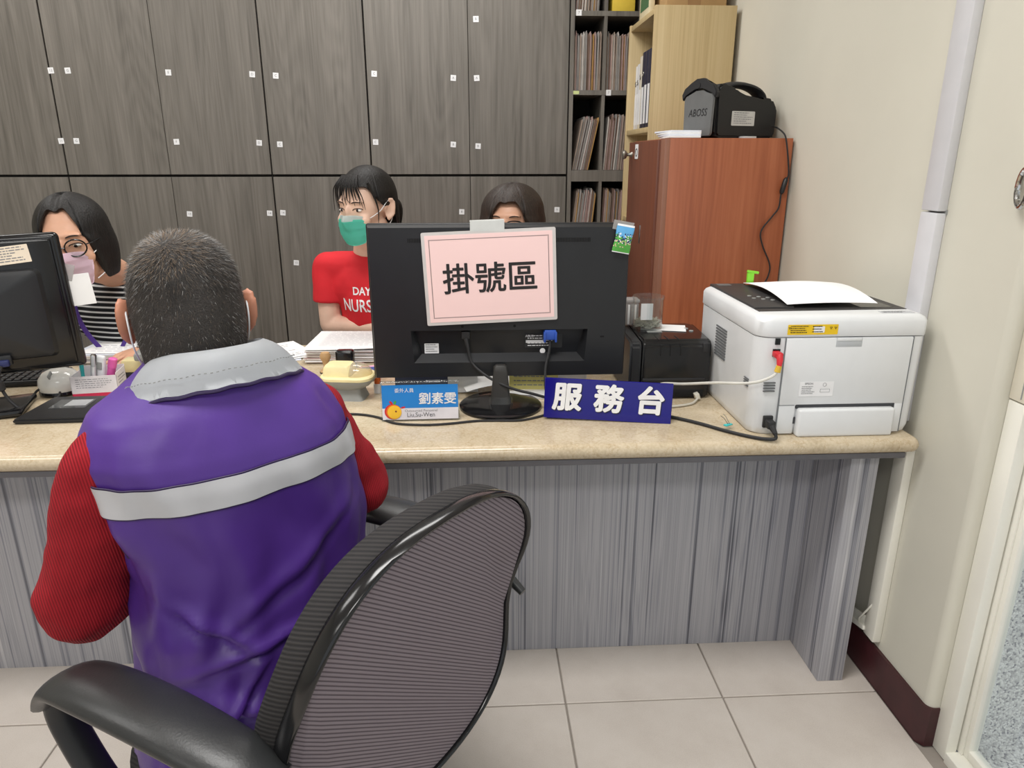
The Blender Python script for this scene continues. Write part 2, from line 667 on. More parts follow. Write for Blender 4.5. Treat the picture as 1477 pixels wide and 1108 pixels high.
def rrect(w, h, r, n=5):
    pts = []
    for cx, cy, a0 in ((w / 2 - r, h / 2 - r, 0), (-w / 2 + r, h / 2 - r, 90), (-w / 2 + r, -h / 2 + r, 180), (w / 2 - r, -h / 2 + r, 270)):
        for k in range(n + 1):
            a = R(a0 + 90 * k / n)
            pts.append((cx + r * math.cos(a), cy + r * math.sin(a)))
    return pts


def printed(mb, M, w, h, rows, mi, seed=1, x0=0.06, x1=0.94, hgt=0.35, gap=0.0003):
    """rows of short dashes standing for print too small to read"""
    q = random.Random(seed)
    for i in range(rows):
        y = h / 2 - h * (i + 0.7) / (rows + 0.4)
        x = -w / 2 + w * x0
        end = -w / 2 + w * x1 - q.random() * w * 0.3
        hh = h / rows * hgt
        while x < end:
            l = min(end - x, w * (0.03 + 0.09 * q.random()))
            mb.quad([M @ V((x, y, gap)), M @ V((x + l, y, gap)), M @ V((x + l, y + hh, gap)), M @ V((x, y + hh, gap))], mi)
            x += l + w * 0.02


# ------------------------------------------------------------------ the setting
WX = 1.02          # right wall
b = MB().bx(-4.0, 1.05, -3.6, 3.8, -0.1, -0.004)
floor = tag(b.build('floor', grout_m), kind='structure', label='floor of square pale grey-beige tiles with dark grout')
tm = MB()
tm.box((0, 0, -0.006), (0.3955, 0.3955, 0.012), None, 0, 0.0015, 1)
tile_mesh = tm.mesh('tile', tile_m)
tiles = []
for i in range(-7, 3):
    for j in range(-5, 9):
        cx, cy = 0.213 + 0.4 * i + 0.2, 1.443 + 0.4 * (j - 3) + 0.2
        if cx + 0.2 > WX + 0.2 or cy > 3.3:
            continue
        o = bpy.data.objects.new('tile', tile_mesh)
        o.location = (cx, cy, rng.uniform(-0.0004, 0.0004))
        o.parent = floor
        col.objects.link(o)

tag(MB().bx(-4.0, 1.3, 3.8, 3.9, 0, 2.75).build('wall_back', wall_m), kind='structure', label='cream wall behind the grey cabinets')
tag(MB().bx(-4.1, -4.0, -3.6, 3.9, 0, 2.75).build('wall_left', wall_m), kind='structure', label='cream side wall')
tag(MB().bx(-4.1, 1.3, -3.6, 3.9, 2.75, 2.85).build('ceiling', ceil_m), kind='structure', label='white ceiling')
# right wall: pier ends at the door opening with a soft rounded plaster arris
w = MB()
prof = [(WX, 3.8), (WX, 1.285)]
for k in range(7):
    a = R(180 + 90 * k / 6)
    prof.append((WX + 0.018 + 0.018 * math.cos(a), 1.285 + 0.018 * math.sin(a)))
prof += [(1.14, 1.267), (1.14, 3.8)]
w.prism(prof, 2.75)
tag(w.build('wall_right', wall_m, smooth=50), kind='structure', label='scuffed cream wall beside the counter')
# wall above and beyond the door opening, towards the viewer's side
tag(MB().bx(WX, 1.26, -3.6, 1.267, 2.2, 2.75).build('wall_right_lintel', wall_m), kind='structure')
tag(MB().bx(WX, 1.26, -3.6, -1.2, 0.0, 2.2).build('wall_right_near', wall_m), kind='structure')
# washed pebble outside of the pier and yard
tag(MB().bx(1.141, 1.262, 1.275, 3.9, -0.05, 2.75).build('wall_outside', pebble), kind='structure', label='pebble-dash outer face of the pier seen through the glass')
tag(MB().bx(1.06, 9.0, -6.0, 9.0, -0.16, -0.03).build('ground', pebble), kind='structure', label='pebble-washed paving outside the glass door')
pb = MB()
pb.box((1.285, 1.34, 0.36), (0.035, 0.05, 0.75), None, 0, 0.012)
pp = thing('drain_pipe', 'grey-blue square drain pipe beside the pebble pier outside the glass', 'pipe', (0, 0, 0))
pb.build('pipe', conduit_m, pp)
MB().box((1.285, 1.37, 0.62), (0.05, 0.06, 0.02), None, 0, 0.004).build('bracket', grey_pl, pp)
MB().box((1.285, 1.37, 0.15), (0.05, 0.06, 0.02), None, 0, 0.004).build('bracket', grey_pl, pp)

# skirting
bb = MB()
bb.prism([(WX - 0.008, 3.8), (WX - 0.008, 1.28), (WX + 0.004, 1.2625), (1.048, 1.2625), (1.048, 1.27), (WX + 0.002, 1.28), (WX + 0.002, 3.8)], 0.105)
tag(bb.build('baseboard_right', maroon), kind='structure', label='glossy dark maroon skirting with a chipped lower edge')
# pvc conduit on the wall, in two lengths
cd = MB()
cd.bx(WX - 0.022, WX, 1.515, 1.575, 1.192, 2.75, 0, 0.003)
cd.bx(WX - 0.022, WX, 1.515, 1.575, 0.71, 1.188, 0, 0.003)
cd.bx(WX - 0.003, WX + 0.001, 1.513, 1.576, 1.185, 1.195, 1)
tag(cd.build('trim_1', [conduit_m, grey_pl]), kind='structure', label='grey-white plastic cable duct running down the cream wall')
cd = MB()
cd.bx(WX - 0.022, WX, 1.472, 1.518, 0.125, 0.655, 0, 0.003)
tag(cd.build('trim_2', alu_white), kind='structure', label='white cable duct under the counter end')
cd = MB()
cd.box((WX - 0.018, 1.575, 0.125), (0.02, 0.13, 0.012), Matrix.Rotation(R(-14), 3, 'X'), 0, 0.002)
cd.box((WX - 0.018, 1.575, 0.142), (0.004, 0.13, 0.03), Matrix.Rotation(R(-14), 3, 'X'), 0, 0.001)
cd.tube([(WX - .02, 1.5, .22), (WX - .03, 1.51, .19), (WX - .03, 1.53, .16), (WX - .02, 1.545, .14)], 0.0025, 6)
tag(cd.build('trim_3', alu_white), kind='structure', label='broken end of white cable duct above the skirting')

# door: white aluminium frame and glass
d = thing('door_1', 'white aluminium framed glass door at the pebble pier', None, (0, 0, 0))
d['kind'] = 'structure'
f = MB()
f.bx(1.046, 1.072, 1.222, 1.266, 0.0, 0.85, 0, 0.002)
f.bx(1.070, 1.078, 1.244, 1.266, 0.0, 0.85, 0, 0.001)
f.bx(1.046, 1.125, -1.2, 1.223, -0.03, 0.022, 0, 0.003)
f.build('frame', alu_white, d)
f = MB()
f.bx(1.076, 1.081, 1.212, 1.258, 0.022, 0.85, 0, 0.001)
f.bx(1.081, 1.104, 1.200, 1.250, 0.022, 0.85, 0, 0.003)
f.bx(1.081, 1.104, -1.2, 1.201, 0.022, 0.045, 0, 0.003)
f.bx(1.081, 1.104, -1.2, 1.201, 0.81, 0.85, 0, 0.003)
f.build('door_leaf', alu_white, d)
MB().bx(1.091, 1.095, -1.2, 1.203, 0.042, 0.815).build('pane', glass_m, d)
f = MB()
f.bx(1.044, 1.14, 1.205, 1.2665, 0.852, 2.2, 0, 0.004)
f.bx(1.0425, 1.0445, 1.232, 1.234, 0.86, 2.2, 1)
f.build('jamb_board', [jamb_m, grey_pl], d)
f = MB()
f.bx(1.05, 1.12, -1.2, 1.205, 0.852, 0.93, 0, 0.004)
f.build('mid_rail', jamb_m, d)
MB().bx(1.091, 1.095, -1.2, 1.206, 0.93, 2.2).build('pane', glass_m, d)
h = MB()
ring = [V((WX - 0.018 + 0.02 * math.cos(a) * 0.3, 1.286 + 0.022 * math.cos(a), 1.250 + 0.034 * math.sin(a))) for a in [2 * math.pi * k / 20 for k in range(20)]]
h.tube(ring, 0.006, 10, closed=True)
h.box((WX - 0.006, 1.288, 1.285), (0.02, 0.02, 0.02), None, 0, 0.004)
tag(h.build('pull_ring', chrome), 'small chrome ring pull at the right edge of the cream wall', 'handle')

# ceiling lights (visible fixtures)
for lx, ly in LAMPS:
    t = thing('ceiling_light', 'recessed white rectangular ceiling light', 'lamp', (lx, ly, 2.75), 0, 'ceiling lights')
    MB().bx(-0.6, 0.6, -0.3, 0.3, -0.03, 0, 0, 0.004).build('frame', ceil_m, t)

# ------------------------------------------------------------------ counter
cb = thing('counter_base', 'grey zebra-grain laminate base under the stone counter', 'counter', (0, 0, 0))
MB().bx(-3.4, 0.876, 1.652, 1.672, 0.0, 0.66, 0, 0.001).build('front_panel', zebra, cb)
MB().bx(0.877, 0.945, 1.486, 2.3, 0.0, 0.656, 0, 0.002).build('end_panel', zebra, cb)
MB().bx(-3.4, 0.975, 1.44, 2.28, 0.650, 0.664, 0, 0.002).build('edge_strip', dark_trim, cb)
MB().bx(-3.4, -3.36, 1.66, 2.28, 0.0, 0.65).build('end_panel', zebra, cb)
ct = MB()
prof = []
yf, zb, ztp = 1.428, 0.664, 0.700
for k in range(9):
    a = R(-90 + 180 * k / 8)
    prof.append((yf - 0.018 * math.cos(a) + 0.018, 0.682 + 0.018 * math.sin(a)))
prof += [(2.36, ztp), (2.36, zb)]
rings = []
for x in (-3.45, -2.2, -1.0, 0.2, 0.985):
    rings.append([V((x, p[0], p[1])) for p in prof])
for k in range(1, 7):
    a = R(90 * k / 6)
    sx = 0.985 + 0.018 * math.sin(a)
    ins = 0.018 * (1 - math.cos(a))
    rings.append([V((sx, p[0] + ins if p[0] < 2 else p[0] - ins, 0.682 + (p[1] - 0.682) * max(0.02, math.cos(a)))) for p in prof])
ct.loft(rings)
tag(ct.build('countertop', counter_m, smooth=40), 'long polished beige stone counter top with a rounded edge', 'counter top')

# ------------------------------------------------------------------ grey cabinets
ZS = 1.228
TAG_UP = {}
seams = [-2.691, -2.243, -1.797, -1.35, -0.902, -0.455, -0.008, 0.438]


def px_tag(x3, z3):
    return (x3 * 3.4 / 3.0, 1.3 + (z3 - 1.3) * 3.4 / 3.0)


# label squares: (x, z, digits)
tags = [(-1.79, 1.66, '12'), (-1.72, 1.66, 'G'), (-1.30, 1.655, 'E'), (-0.945, 1.65, 'D'), (-0.845, 1.645, 'C'), (-0.42, 1.655, 'C'), (-0.075, 1.64, 'A'), (0.028, 1.64, 'A'), (0.028, 1.875, 'B'),
        (-1.80, 1.375, '11'), (-1.735, 1.375, 'G'), (-1.305, 1.372, 'F'), (-0.945, 1.368, 'D'), (-0.855, 1.362, 'C'), (-0.43, 1.372, 'C'), (-0.082, 1.362, 'B'), (0.03, 1.355, 'B'),
        (-1.29, 1.06, '13'), (-0.93, 1.062, '14'), (-0.87, 1.064, '14'), (-0.05, 1.065, '8'), (0.395, 1.073, '9'), (-0.83, 0.835, '15')]
DIG = {'12': 'pair'}


def cabinet(x0, doors, z0, z1, label):
    x1 = doors[-1][1]
    t = thing('storage_cabinet', label, 'cabinet', ((x0 + x1) / 2, 3.4, z0), 0, 'grey wood storage cabinets')
    ox, oy, oz = t.location
    c = MB()
    c.bx(x0 + 0.001 - ox, x1 - 0.001 - ox, 0.021, 0.38, 0.0, z1 - z0, 0)
    c.build('carcass', dark_gap, t)
    for k, (a, bb_) in enumerate(doors):
        m = 0.0035 if k == 0 else 0.0012
        n = 0.0035 if k == len(doors) - 1 else 0.0012
        do = MB().bx(a + m - ox, bb_ - n - ox, 0.0, 0.02, 0.005, z1 - z0 - 0.005, 0, 0.0008, 1).build('door', grey_oak, t)
        for (tx, tz, tx_) in tags:
            if a < tx < bb_ and z0 < tz < z1:
                s = MB()
                rt = Matrix.Rotation(R(rng.uniform(-5, 5)), 4, 'Z')
                M = at(tx - ox, -0.0006, tz - oz) @ rt
                s.prism(rrect(0.024, 0.024, 0.001, 1), 0.0005, M)
                s.text(tx_, 0.014, M @ Matrix.Translation((0, 0, 0.0008)), 1)
                s.build('sticker', [white_pr, grey_ink], do, 0)
    return t


units = [([0, 1], 'far left'), ([1, 2], ''), ([2, 3, 4], ''), ([4, 5], ''), ([5, 6, 7], '')]
ulabs = ['upper grey wood cabinet door at the far left edge', 'upper grey wood cabinet with one door, second column from the left edge',
         'upper grey wood cabinet with a pair of doors above the striped-shirt woman', 'upper grey wood single-door cabinet left of the ponytail woman',
         'upper grey wood double-door cabinet next to the open shelving']
llabs = ['lower grey wood cabinet door at the far left edge', 'lower grey wood cabinet behind the striped-shirt woman',
         'lower grey wood double cabinet behind the grey-haired man', 'lower grey wood single-door cabinet behind the ponytail woman',
         'lower grey wood double cabinet behind the large monitor']
for (ix, _), lu, ll in zip(units, ulabs, llabs):
    doors = [(seams[ix[k]], seams[ix[k + 1]]) for k in range(len(ix) - 1)]
    cabinet(doors[0][0], doors, ZS, 2.55, lu)
    cabinet(doors[0][0], doors, 0.02, ZS - 0.001, ll)

# open grey shelving
sh = thing('filing_shelf', 'open dark grey wood shelving packed with folders beside the cabinets', 'shelf', (0.44, 3.4, 0))
MB().bx(0.0, 0.018, 0, 0.38, 0, 2.55).build('side_panel', grey_oak, sh)
MB().bx(0.018, 0.56, 0.365, 0.38, 0, 2.55).build('back_panel', dark_gap, sh)
SHELF = [(0.30, 0.02), (0.62, 0.02), (0.905, 0.02), (1.2, 0.05), (1.573, 0.02), (1.893, 0.02), (2.25, 0.02)]
for k, (z, th) in enumerate(SHELF):
    s = MB().bx(0.018, 0.56, 0.003, 0.365, z, z + th).build('shelf_board', grey_oak, sh)
    if k == 5:
        q = MB()
        q.prism(rrect(0.024, 0.024, 0.001, 1), 0.0005, at(0.035, 0.0022, z + 0.012))
        q.text('7', 0.014, at(0.035, 0.0014, z + 0.012), 1)
        q.build('sticker', [white_pr, grey_ink], s, 0)
    if k == 4:
        q = MB()
        q.prism(rrect(0.03, 0.014, 0.001, 1), 0.0005, at(0.03, 0.0022, z + 0.01))
        q.build('sticker', [mat('lime_tag', (206, 216, 150), 0.7)], s, 0)
        q = MB()
        q.prism(rrect(0.022, 0.024, 0.001, 1), 0.0005, at(0.178, 0.0022, z + 0.01))
        q.text('7', 0.014, at(0.178, 0.0014, z + 0.01), 1)
        q.build('sticker', [white_pr, grey_ink], s, 0)
for x in (0.148, 0.302, 0.456):
    MB().bx(x, x + 0.014, 0.004, 0.365, 0, 2.55).build('divider', grey_oak, sh)

# folders
fmesh = []
for mm in folder_ms:
    q = MB()
    q.bx(-0.002, -0.0004, 0, 0.25, 0, 0.235)
    q.bx(0.0004, 0.002, 0, 0.25, 0, 0.228)
    q.bx(-0.0004, 0.0004, 0.003, 0.25, 0.002, 0.222)
    fmesh.append(q.mesh('patient_folder', mm, 0))
comps = [(0.021, 0.145, 1.913, 'top left', 3.0), (0.021, 0.145, 1.593, 'upper left', 0.0), (0.165, 0.30, 1.593, 'upper middle', 0.0),
         (0.021, 0.145, 1.25, 'middle left', 11.0), (0.165, 0.30, 1.25, 'middle', 4.0), (0.021, 0.145, 0.925, 'lower left', 6.0), (0.165, 0.30, 0.925, 'lower middle', 2.0)]
for (a, b_, z, nm, lean) in comps:
    x = a + 0.004
    end = b_ - 0.004 - math.sin(R(lean)) * 0.235
    while x < end:
        k = rng.choices(range(6), (5, 4, 5, 3, 3, 1))[0]
        o = bpy.data.objects.new('patient_folder', fmesh[k])
        o.location = (0.44 + x, 3.412 + rng.uniform(0, 0.012), z + 0.001)
        o.rotation_euler = (0, R(lean + rng.uniform(-0.6, 0.6)), 0)
        o.scale = (1, 1, rng.uniform(0.94, 1.04))
        col.objects.link(o)
        tag(o, 'thin worn paper folder filed upright in the %s compartment of the open shelving' % nm, 'folder', 'folders in the %s compartment' % nm)
        x += rng.uniform(0.0046, 0.0062)
yb = thing('storage_box', 'yellow box on the top shelf of the open shelving', 'box', (0.672, 3.412, 1.9135))
MB().bx(-0.05, 0.05, 0, 0.25, 0, 0.12, 0, 0.002).build('body', mat('yellow_card', (226, 196, 70), 0.7), yb)
MB().bx(-0.053, 0.053, -0.002, 0.253, 0.085, 0.125, 0, 0.002).build('lid', mat('yellow_card_dark', (190, 164, 60), 0.7), yb)

# ------------------------------------------------------------------ pale bookcase (faces left)
bk = thing('bookcase', 'pale oak bookcase standing end-on behind the brown cabinet', 'bookcase', (0.69, 2.9, 0))
MB().bx(0, 0.31, 0, 0.018, 0, 1.845, 0, 0.001).build('side_panel', pale_oak, bk)
MB().bx(0, 0.31, 0.437, 0.455, 0, 1.845, 0, 0.001).build('side_panel', pale_oak, bk)
MB().bx(0.298, 0.31, 0.018, 0.437, 0, 1.845).build('back_panel', pale_oak, bk)
for z in (0.05, 0.35, 0.70, 1.03, 1.40, 1.82):
    MB().bx(0.004, 0.298, 0.018, 0.437, z, z + 0.02, 0, 0.001).build('shelf_board', pale_oak, bk)
bcols = [(mat('binder_white', (226, 226, 228), 0.5), None), (mat('binder_white2', (214, 214, 216), 0.5), None), (mat('binder_cream', (214, 206, 190), 0.5), None), (mat('binder_navy', (32, 34, 56), 0.5), None)]
binfo = [('slim white binder at the far end of the row in the pale bookcase', 0.028, 0.26), ('white binder second from the far end in the pale bookcase', 0.04, 0.265),
         ('cream binder with a finger hole beside the navy one in the pale bookcase', 0.045, 0.29), ('navy binder with a white spine label in the pale bookcase', 0.05, 0.30)]
y = 0.425
for (lb, th, hh), (mm, _) in zip(binfo, bcols):
    y -= th + 0.003
    t = thing('ring_binder', lb, 'binder', (0.69 + 0.03, 2.9 + y, 1.421), 0, 'binders in the pale bookcase')
    MB().bx(0, 0.25, 0, th, 0, hh, 0, 0.002).build('cover', mm, t)
    MB().bx(-0.0008, 0.0, th * 0.15, th * 0.85, 0.02, hh * 0.55, 0).build('spine_label', white_pr, t)
    q = MB()
    q.tube([V((-0.001, th / 2 + 0.009 * math.cos(a), hh * 0.72 + 0.009 * math.sin(a))) for a in [2 * math.pi * k / 14 for k in range(14)]], 0.0018, 6, closed=True)
    q.build('finger_ring', steel, t)
y -= 0.0
for k in range(3):
    t = thing('ring_binder', ['navy binder nearest the end panel with a torn white label', 'dark blue binder deep in the pale bookcase shelf', 'black binder deep in the pale bookcase shelf'][k], 'binder', (0.72, 2.9 + 0.20 - k * 0.055, 1.421), 0, 'binders in the pale bookcase')
    MB().bx(0, 0.25, 0, 0.05, 0, 0.30, 0, 0.002).build('cover', bcols[3][0], t)
    MB().bx(-0.0008, 0, 0.008, 0.042, 0.02, 0.17).build('spine_label', white_pr, t)
for k in range(8):
    o = MB().box((0, 0, 0.006), (0.2, 0.27, 0.012), Matrix.Rotation(R(rng.uniform(-4, 4)), 3, 'Z'), 0, 0.001, 1).build('paper_bundle', [paper_m, folder_ms[3]][k % 2])
    o.location = (0.82 + rng.uniform(-0.01, 0.01), 3.2 + rng.uniform(-.01, .01), 1.052 + k * 0.0135)
    tag(o, 'bundle of white papers stacked on a middle shelf of the pale bookcase', 'papers', 'paper bundles in the pale bookcase')
# things on top of the bookcase
t = thing('green_card', 'green and cream boxed item standing on top of the pale bookcase', 'box', (0.71, 3.17, 1.845))
MB().bx(0, 0.02, -0.09, 0.09, 0, 0.2, 0, 0.002).build('frame', mat('ivory_card', (224, 212, 178), 0.6), t)
q = MB().bx(-0.001, 0.0, -0.07, 0.07, 0.03, 0.18)
q.text('CS', 0.09, Matrix.Translation((-0.0016, 0, 0.13)) @ Matrix.Rotation(R(-90), 4, 'Z') @ RX90, 1)
q.build('panel', [mat('green_card', (68, 108, 74), 0.6), mat('ivory_card', (224, 212, 178), 0.6)], t)
t = thing('cardboard_box', 'brown cardboard box lying on top of the pale bookcase', 'box', (0.85, 3.1, 1.845))
MB().bx(-0.1, 0.13, -0.13, 0.2, 0, 0.16, 0, 0.002).build('box_body', cardboard, t)
MB().bx(-0.02, 0.03, -0.131, 0.201, 0.0, 0.161).build('tape', mat('packing_tape', (150, 116, 76), 0.3), t)

# ------------------------------------------------------------------ brown cabinet
bc = thing('brown_cabinet', 'cherry-brown wooden cabinet with a silver knob behind the printer', 'cabinet', (0.6, 2.31, 0))
MB().bx(0.018, 0.412, 0, 0.02, 0.0, 1.362, 0, 0.001).build('side_panel', cherry, bc)
MB().bx(0.018, 0.412, 0.47, 0.49, 0.0, 1.362, 0, 0.001).build('side_panel', cherry, bc)
MB().bx(0.018, 0.412, 0.02, 0.47, 1.342, 1.362, 0, 0.001).build('top_panel', cherry, bc)
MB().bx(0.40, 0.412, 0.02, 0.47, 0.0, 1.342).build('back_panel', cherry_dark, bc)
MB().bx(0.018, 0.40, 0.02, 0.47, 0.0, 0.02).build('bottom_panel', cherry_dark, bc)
MB().bx(0.004, 0.020, -0.001, 0.055, 0.0, 1.362, 0, 0.001).build('edge_strip', wood('cherry_edge', [(0.3, (128, 84, 66)), (0.7, (150, 104, 84))]), bc)
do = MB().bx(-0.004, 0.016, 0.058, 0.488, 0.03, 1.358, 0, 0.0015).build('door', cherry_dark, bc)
k = MB()
k.tube([(-0.004, 0.44, 1.315), (-0.012, 0.44, 1.315), (-0.022, 0.44, 1.315), (-0.026, 0.44, 1.315), (-0.034, 0.44, 1.315), (-0.04, 0.44, 1.315)], [0.011, 0.006, 0.006, 0.014, 0.017, 0.012], 18)
k.build('knob', steel, do)
MB().bx(-0.006, -0.004, 0.24, 0.252, 1.01, 1.075, 0, 0.0005).build('hinge_plate', chrome, do)
q = MB()
Ml = Matrix.Translation((-0.0045, 0.36, 1.325)) @ Matrix.Rotation(R(-90), 4, 'Z') @ RX90
q.prism(rrect(0.05, 0.05, 0.002, 1), 0.0004, Ml)
q.tube([Ml @ V((0.015 * math.cos(a), -0.003 + 0.013 * math.sin(a), 0.0007)) for a in [2 * math.pi * i / 14 for i in range(14)]], 0.0015, 5, 1, closed=True)
printed(q, Ml @ Matrix.Translation((0, 0.018, 0)), 0.04, 0.008, 1, 1, 3)
q.build('sticker', [white_pr, ink], do, 0)

# white papers and the portable machine on top of the brown cabinet
for k in range(4):
    o = MB().box((0, 0, 0.003), (0.10, 0.16, 0.0055), Matrix.Rotation(R(3 * k - 4), 3, 'Z'), 0, 0.0008, 1).build('paper_bundle', [paper_m, paper_b][k % 2])
    o.location = (0.672, 2.395 + 0.01 * k, 1.3625 + k * 0.006)
    tag(o, ['bottom', 'second from bottom', 'third from bottom', 'topmost'][k] + ' bundle of the white papers on the brown cabinet beside the black machine', 'papers', 'papers on the brown cabinet')
om = thing('oxygen_machine', 'black portable breathing machine with grey end and carry handle on the brown cabinet', 'machine', (0.778, 2.345, 1.3635), 20)
BL, BW = 0.245, 0.185
prof = [(0.0, 0.012), (0.012, 0.0), (BL - 0.012, 0.0), (BL, 0.012), (BL + 0.002, 0.09), (BL - 0.02, 0.122), (BL - 0.05, 0.126), (0.105, 0.122), (0.075, 0.150), (0.05, 0.155), (0.02, 0.166), (0.004, 0.155), (-0.004, 0.14)]
q = MB()
q.prism([(p[0], p[1]) for p in prof], BW - 0.02, Matrix.Translation((0, BW - 0.01, 0)) @ RX90, 0, 0.008)
q.build('body', mat('machine_black', (20, 20, 22), 0.42, bump=0.05, bscale=500), om)
q = MB()
Mg = Matrix.Translation((-0.004, BW / 2, 0.0)) @ Matrix.Rotation(R(-90), 4, 'Z') @ RX90
gp = [(-0.072, 0.012), (-0.066, 0.006), (0.066, 0.006), (0.072, 0.012), (0.076, 0.12), (0.068, 0.132), (0.04, 0.136), (0.02, 0.146), (-0.02, 0.146), (-0.04, 0.136), (-0.068, 0.132), (-0.076, 0.12)]
q.prism(gp, 0.008, Mg, 0, 0.002)
q.build('end_panel', dgrey_pl, om)
q = MB()
q.text('ABOSS', 0.032, Mg @ Matrix.Translation((0, 0.078, 0.0088)), 0, 0.0, 0.2)
q.build('lettering', ink, om, 0)
q = MB()
gp2 = [(-0.085, 0.118), (-0.07, 0.138), (-0.04, 0.142), (-0.02, 0.155), (0.02, 0.155), (0.04, 0.142), (0.07, 0.138), (0.085, 0.118), (0.09, 0.138), (0.075, 0.158), (0.04, 0.168), (0.02, 0.182), (-0.02, 0.182), (-0.04, 0.168), (-0.075, 0.158), (-0.09, 0.138)]
q.prism(gp2, 0.016, Mg @ Matrix.Translation((0, 0, -0.006)), 0, 0.003)
q.cyl((-0.016, BW / 2, 0.162), (-0.006, BW / 2, 0.162), 0.008, None, 14)
q.build('end_rim', black_mt, om)
q = MB()
hp = []
for k in range(25):
    a = math.pi * k / 24
    hp.append(V((0.150 - 0.088 * math.cos(a) , BW / 2, 0.128 + 0.046 * math.sin(a) ** 0.7 - 0.014 * (1 - math.cos(a)) * 0.5)))
q.tube(hp, [(0.010, 0.032)] * len(hp), 14, flat=(-1, 0, 0))
q.build('handle', black_mt, om)
q = MB()
Ms = Matrix.Translation((0.105, 0.0095, 0.06)) @ RX90
q.prism(rrect(0.092, 0.044, 0.002, 1), 0.0006, Ms)
printed(q, Ms @ Matrix.Translation((0, 0, 0.0006)), 0.086, 0.040, 6, 1, 5)
q.build('rating_label', [mat('silver_label', (196, 196, 192), 0.4), grey_ink], om, 0)
MB().bx(0.10, 0.15, -0.01, 0.02, -0.001, 0.006, 0, 0.001).build('foot_pad', offwhite, om)
iM = Matrix.Translation((0.778, 2.345, 1.3635)) @ Matrix.Rotation(R(20), 4, 'Z')
iM = iM.inverted()
cw = [(0.985, 2.42, 1.40), (0.985, 2.38, 1.395), (0.982, 2.315, 1.375), (0.987, 2.302, 1.35), (1.000, 2.302, 1.29), (1.005, 2.302, 1.25), (0.995, 2.302, 1.225)]
cw2 = [(0.995, 2.302, 1.225), (0.988, 2.302, 1.195), (0.985, 2.302, 1.15), (0.965, 2.302, 1.12), (0.935, 2.302, 1.075), (0.945, 2.302, 1.03), (0.975, 2.302, 0.97), (0.975, 2.302, 0.93), (0.955, 2.302, 0.88), (0.95, 2.302, 0.80)]


def smooth_path(pts, n=6):
    pts = [V(p) for p in pts]
    out = []
    for i in range(len(pts) - 1):
        p0, p1, p2, p3 = pts[max(i - 1, 0)], pts[i], pts[i + 1], pts[min(i + 2, len(pts) - 1)]
        for k in range(n):
            t = k / n
            out.append(0.5 * ((2 * p1) + (p2 - p0) * t + (2 * p0 - 5 * p1 + 4 * p2 - p3) * t * t + (3 * p1 - p0 - 3 * p2 + p3) * t ** 3))
    out.append(pts[-1])
    return out


q = MB()
q.tube([iM @ p for p in smooth_path(cw + cw2[1:])], 0.0025, 8)
co = q.build('power_cord', black_mt, om)
q = MB()
q.tube([iM @ V(p) for p in ((1.0, 2.301, 1.243), (0.9975, 2.301, 1.236), (0.989, 2.301, 1.2), (0.987, 2.301, 1.193))], [0.004, 0.008, 0.008, 0.004], 10)
q.build('cord_switch', black_pl, co)

# ------------------------------------------------------------------ people helpers
def head_shape(mb, M, s=1.0, female=False, ears=True):
    """skull, jaw, nose, ears, neck joined later by the remesh; local +Y is the face, +X the person's right"""
    rt = M.to_3x3().normalized()

    def e(c, r, rot=None):
        mb.sph(M @ (V(c) * s), tuple(x * s for x in r), rt @ rot if rot else rt)
    e((0, -0.018, 0.030), (0.074, 0.094, 0.088))
    e((0, 0.030, 0.005), (0.068, 0.062, 0.078))
    e((0, 0.032, -0.050), (0.054, 0.052, 0.062))
    e((0, 0.060, -0.090), (0.026, 0.024, 0.020))
    e((0, 0.090, -0.008), (0.010, 0.014, 0.030), Matrix.Rotation(R(-18), 3, 'X'))
    e((0, 0.099, -0.024), (0.015, 0.013, 0.011))
    e((0, 0.080, 0.030), (0.052, 0.013, 0.010))
    for sx in (-1, 1):
        e((sx * 0.040, 0.068, -0.030), (0.024, 0.020, 0.022))
        e((sx * 0.050, 0.0, -0.060), (0.016, 0.034, 0.030))
    e((0, 0.082, -0.056), (0.022, 0.010, 0.006))
    e((0, 0.080, -0.066), (0.020, 0.010, 0.006))
    if ears:
        for sx in (-1, 1):
            er = Matrix.Rotation(R(sx * 28), 3, 'Z') @ Matrix.Rotation(R(12), 3, 'X')
            c = V((sx * 0.083, -0.012, -0.004))
            pts = []
            for k in range(13):
                a = R(-100 + 290 * k / 12)
                pts.append(c + er @ V((sx * 0.004, -0.017 * math.cos(a), 0.032 * math.sin(a) * (1.0 if math.sin(a) > 0 else 0.9))))
            mb.tube([M @ (p * s) for p in pts], 0.0052 * s, 8)
            e(c + V((-sx * 0.003, 0.0, 0)), (0.0045, 0.017, 0.030), er)
            e(c + V((-sx * 0.001, 0.006, -0.028)), (0.006, 0.009, 0.010), er)


def finger_chain(mb, base, dirv, bend_axis, lens, r, bends):
    p = V(base)
    d = V(dirv).normalized()
    pts = [p - d * 0.012, p]
    rad = [r * 1.05, r * 1.05]
    for l, bd in zip(lens, bends):
        d = Matrix.Rotation(R(bd), 3, bend_axis) @ d
        p = p + d * l
        pts.append(p)
        rad.append(r * (1 - 0.12 * (len(pts) - 2)))
    pts.append(p + d * r * 0.6)
    rad.append(r * 0.45)
    mb.tube(pts, rad, 10)


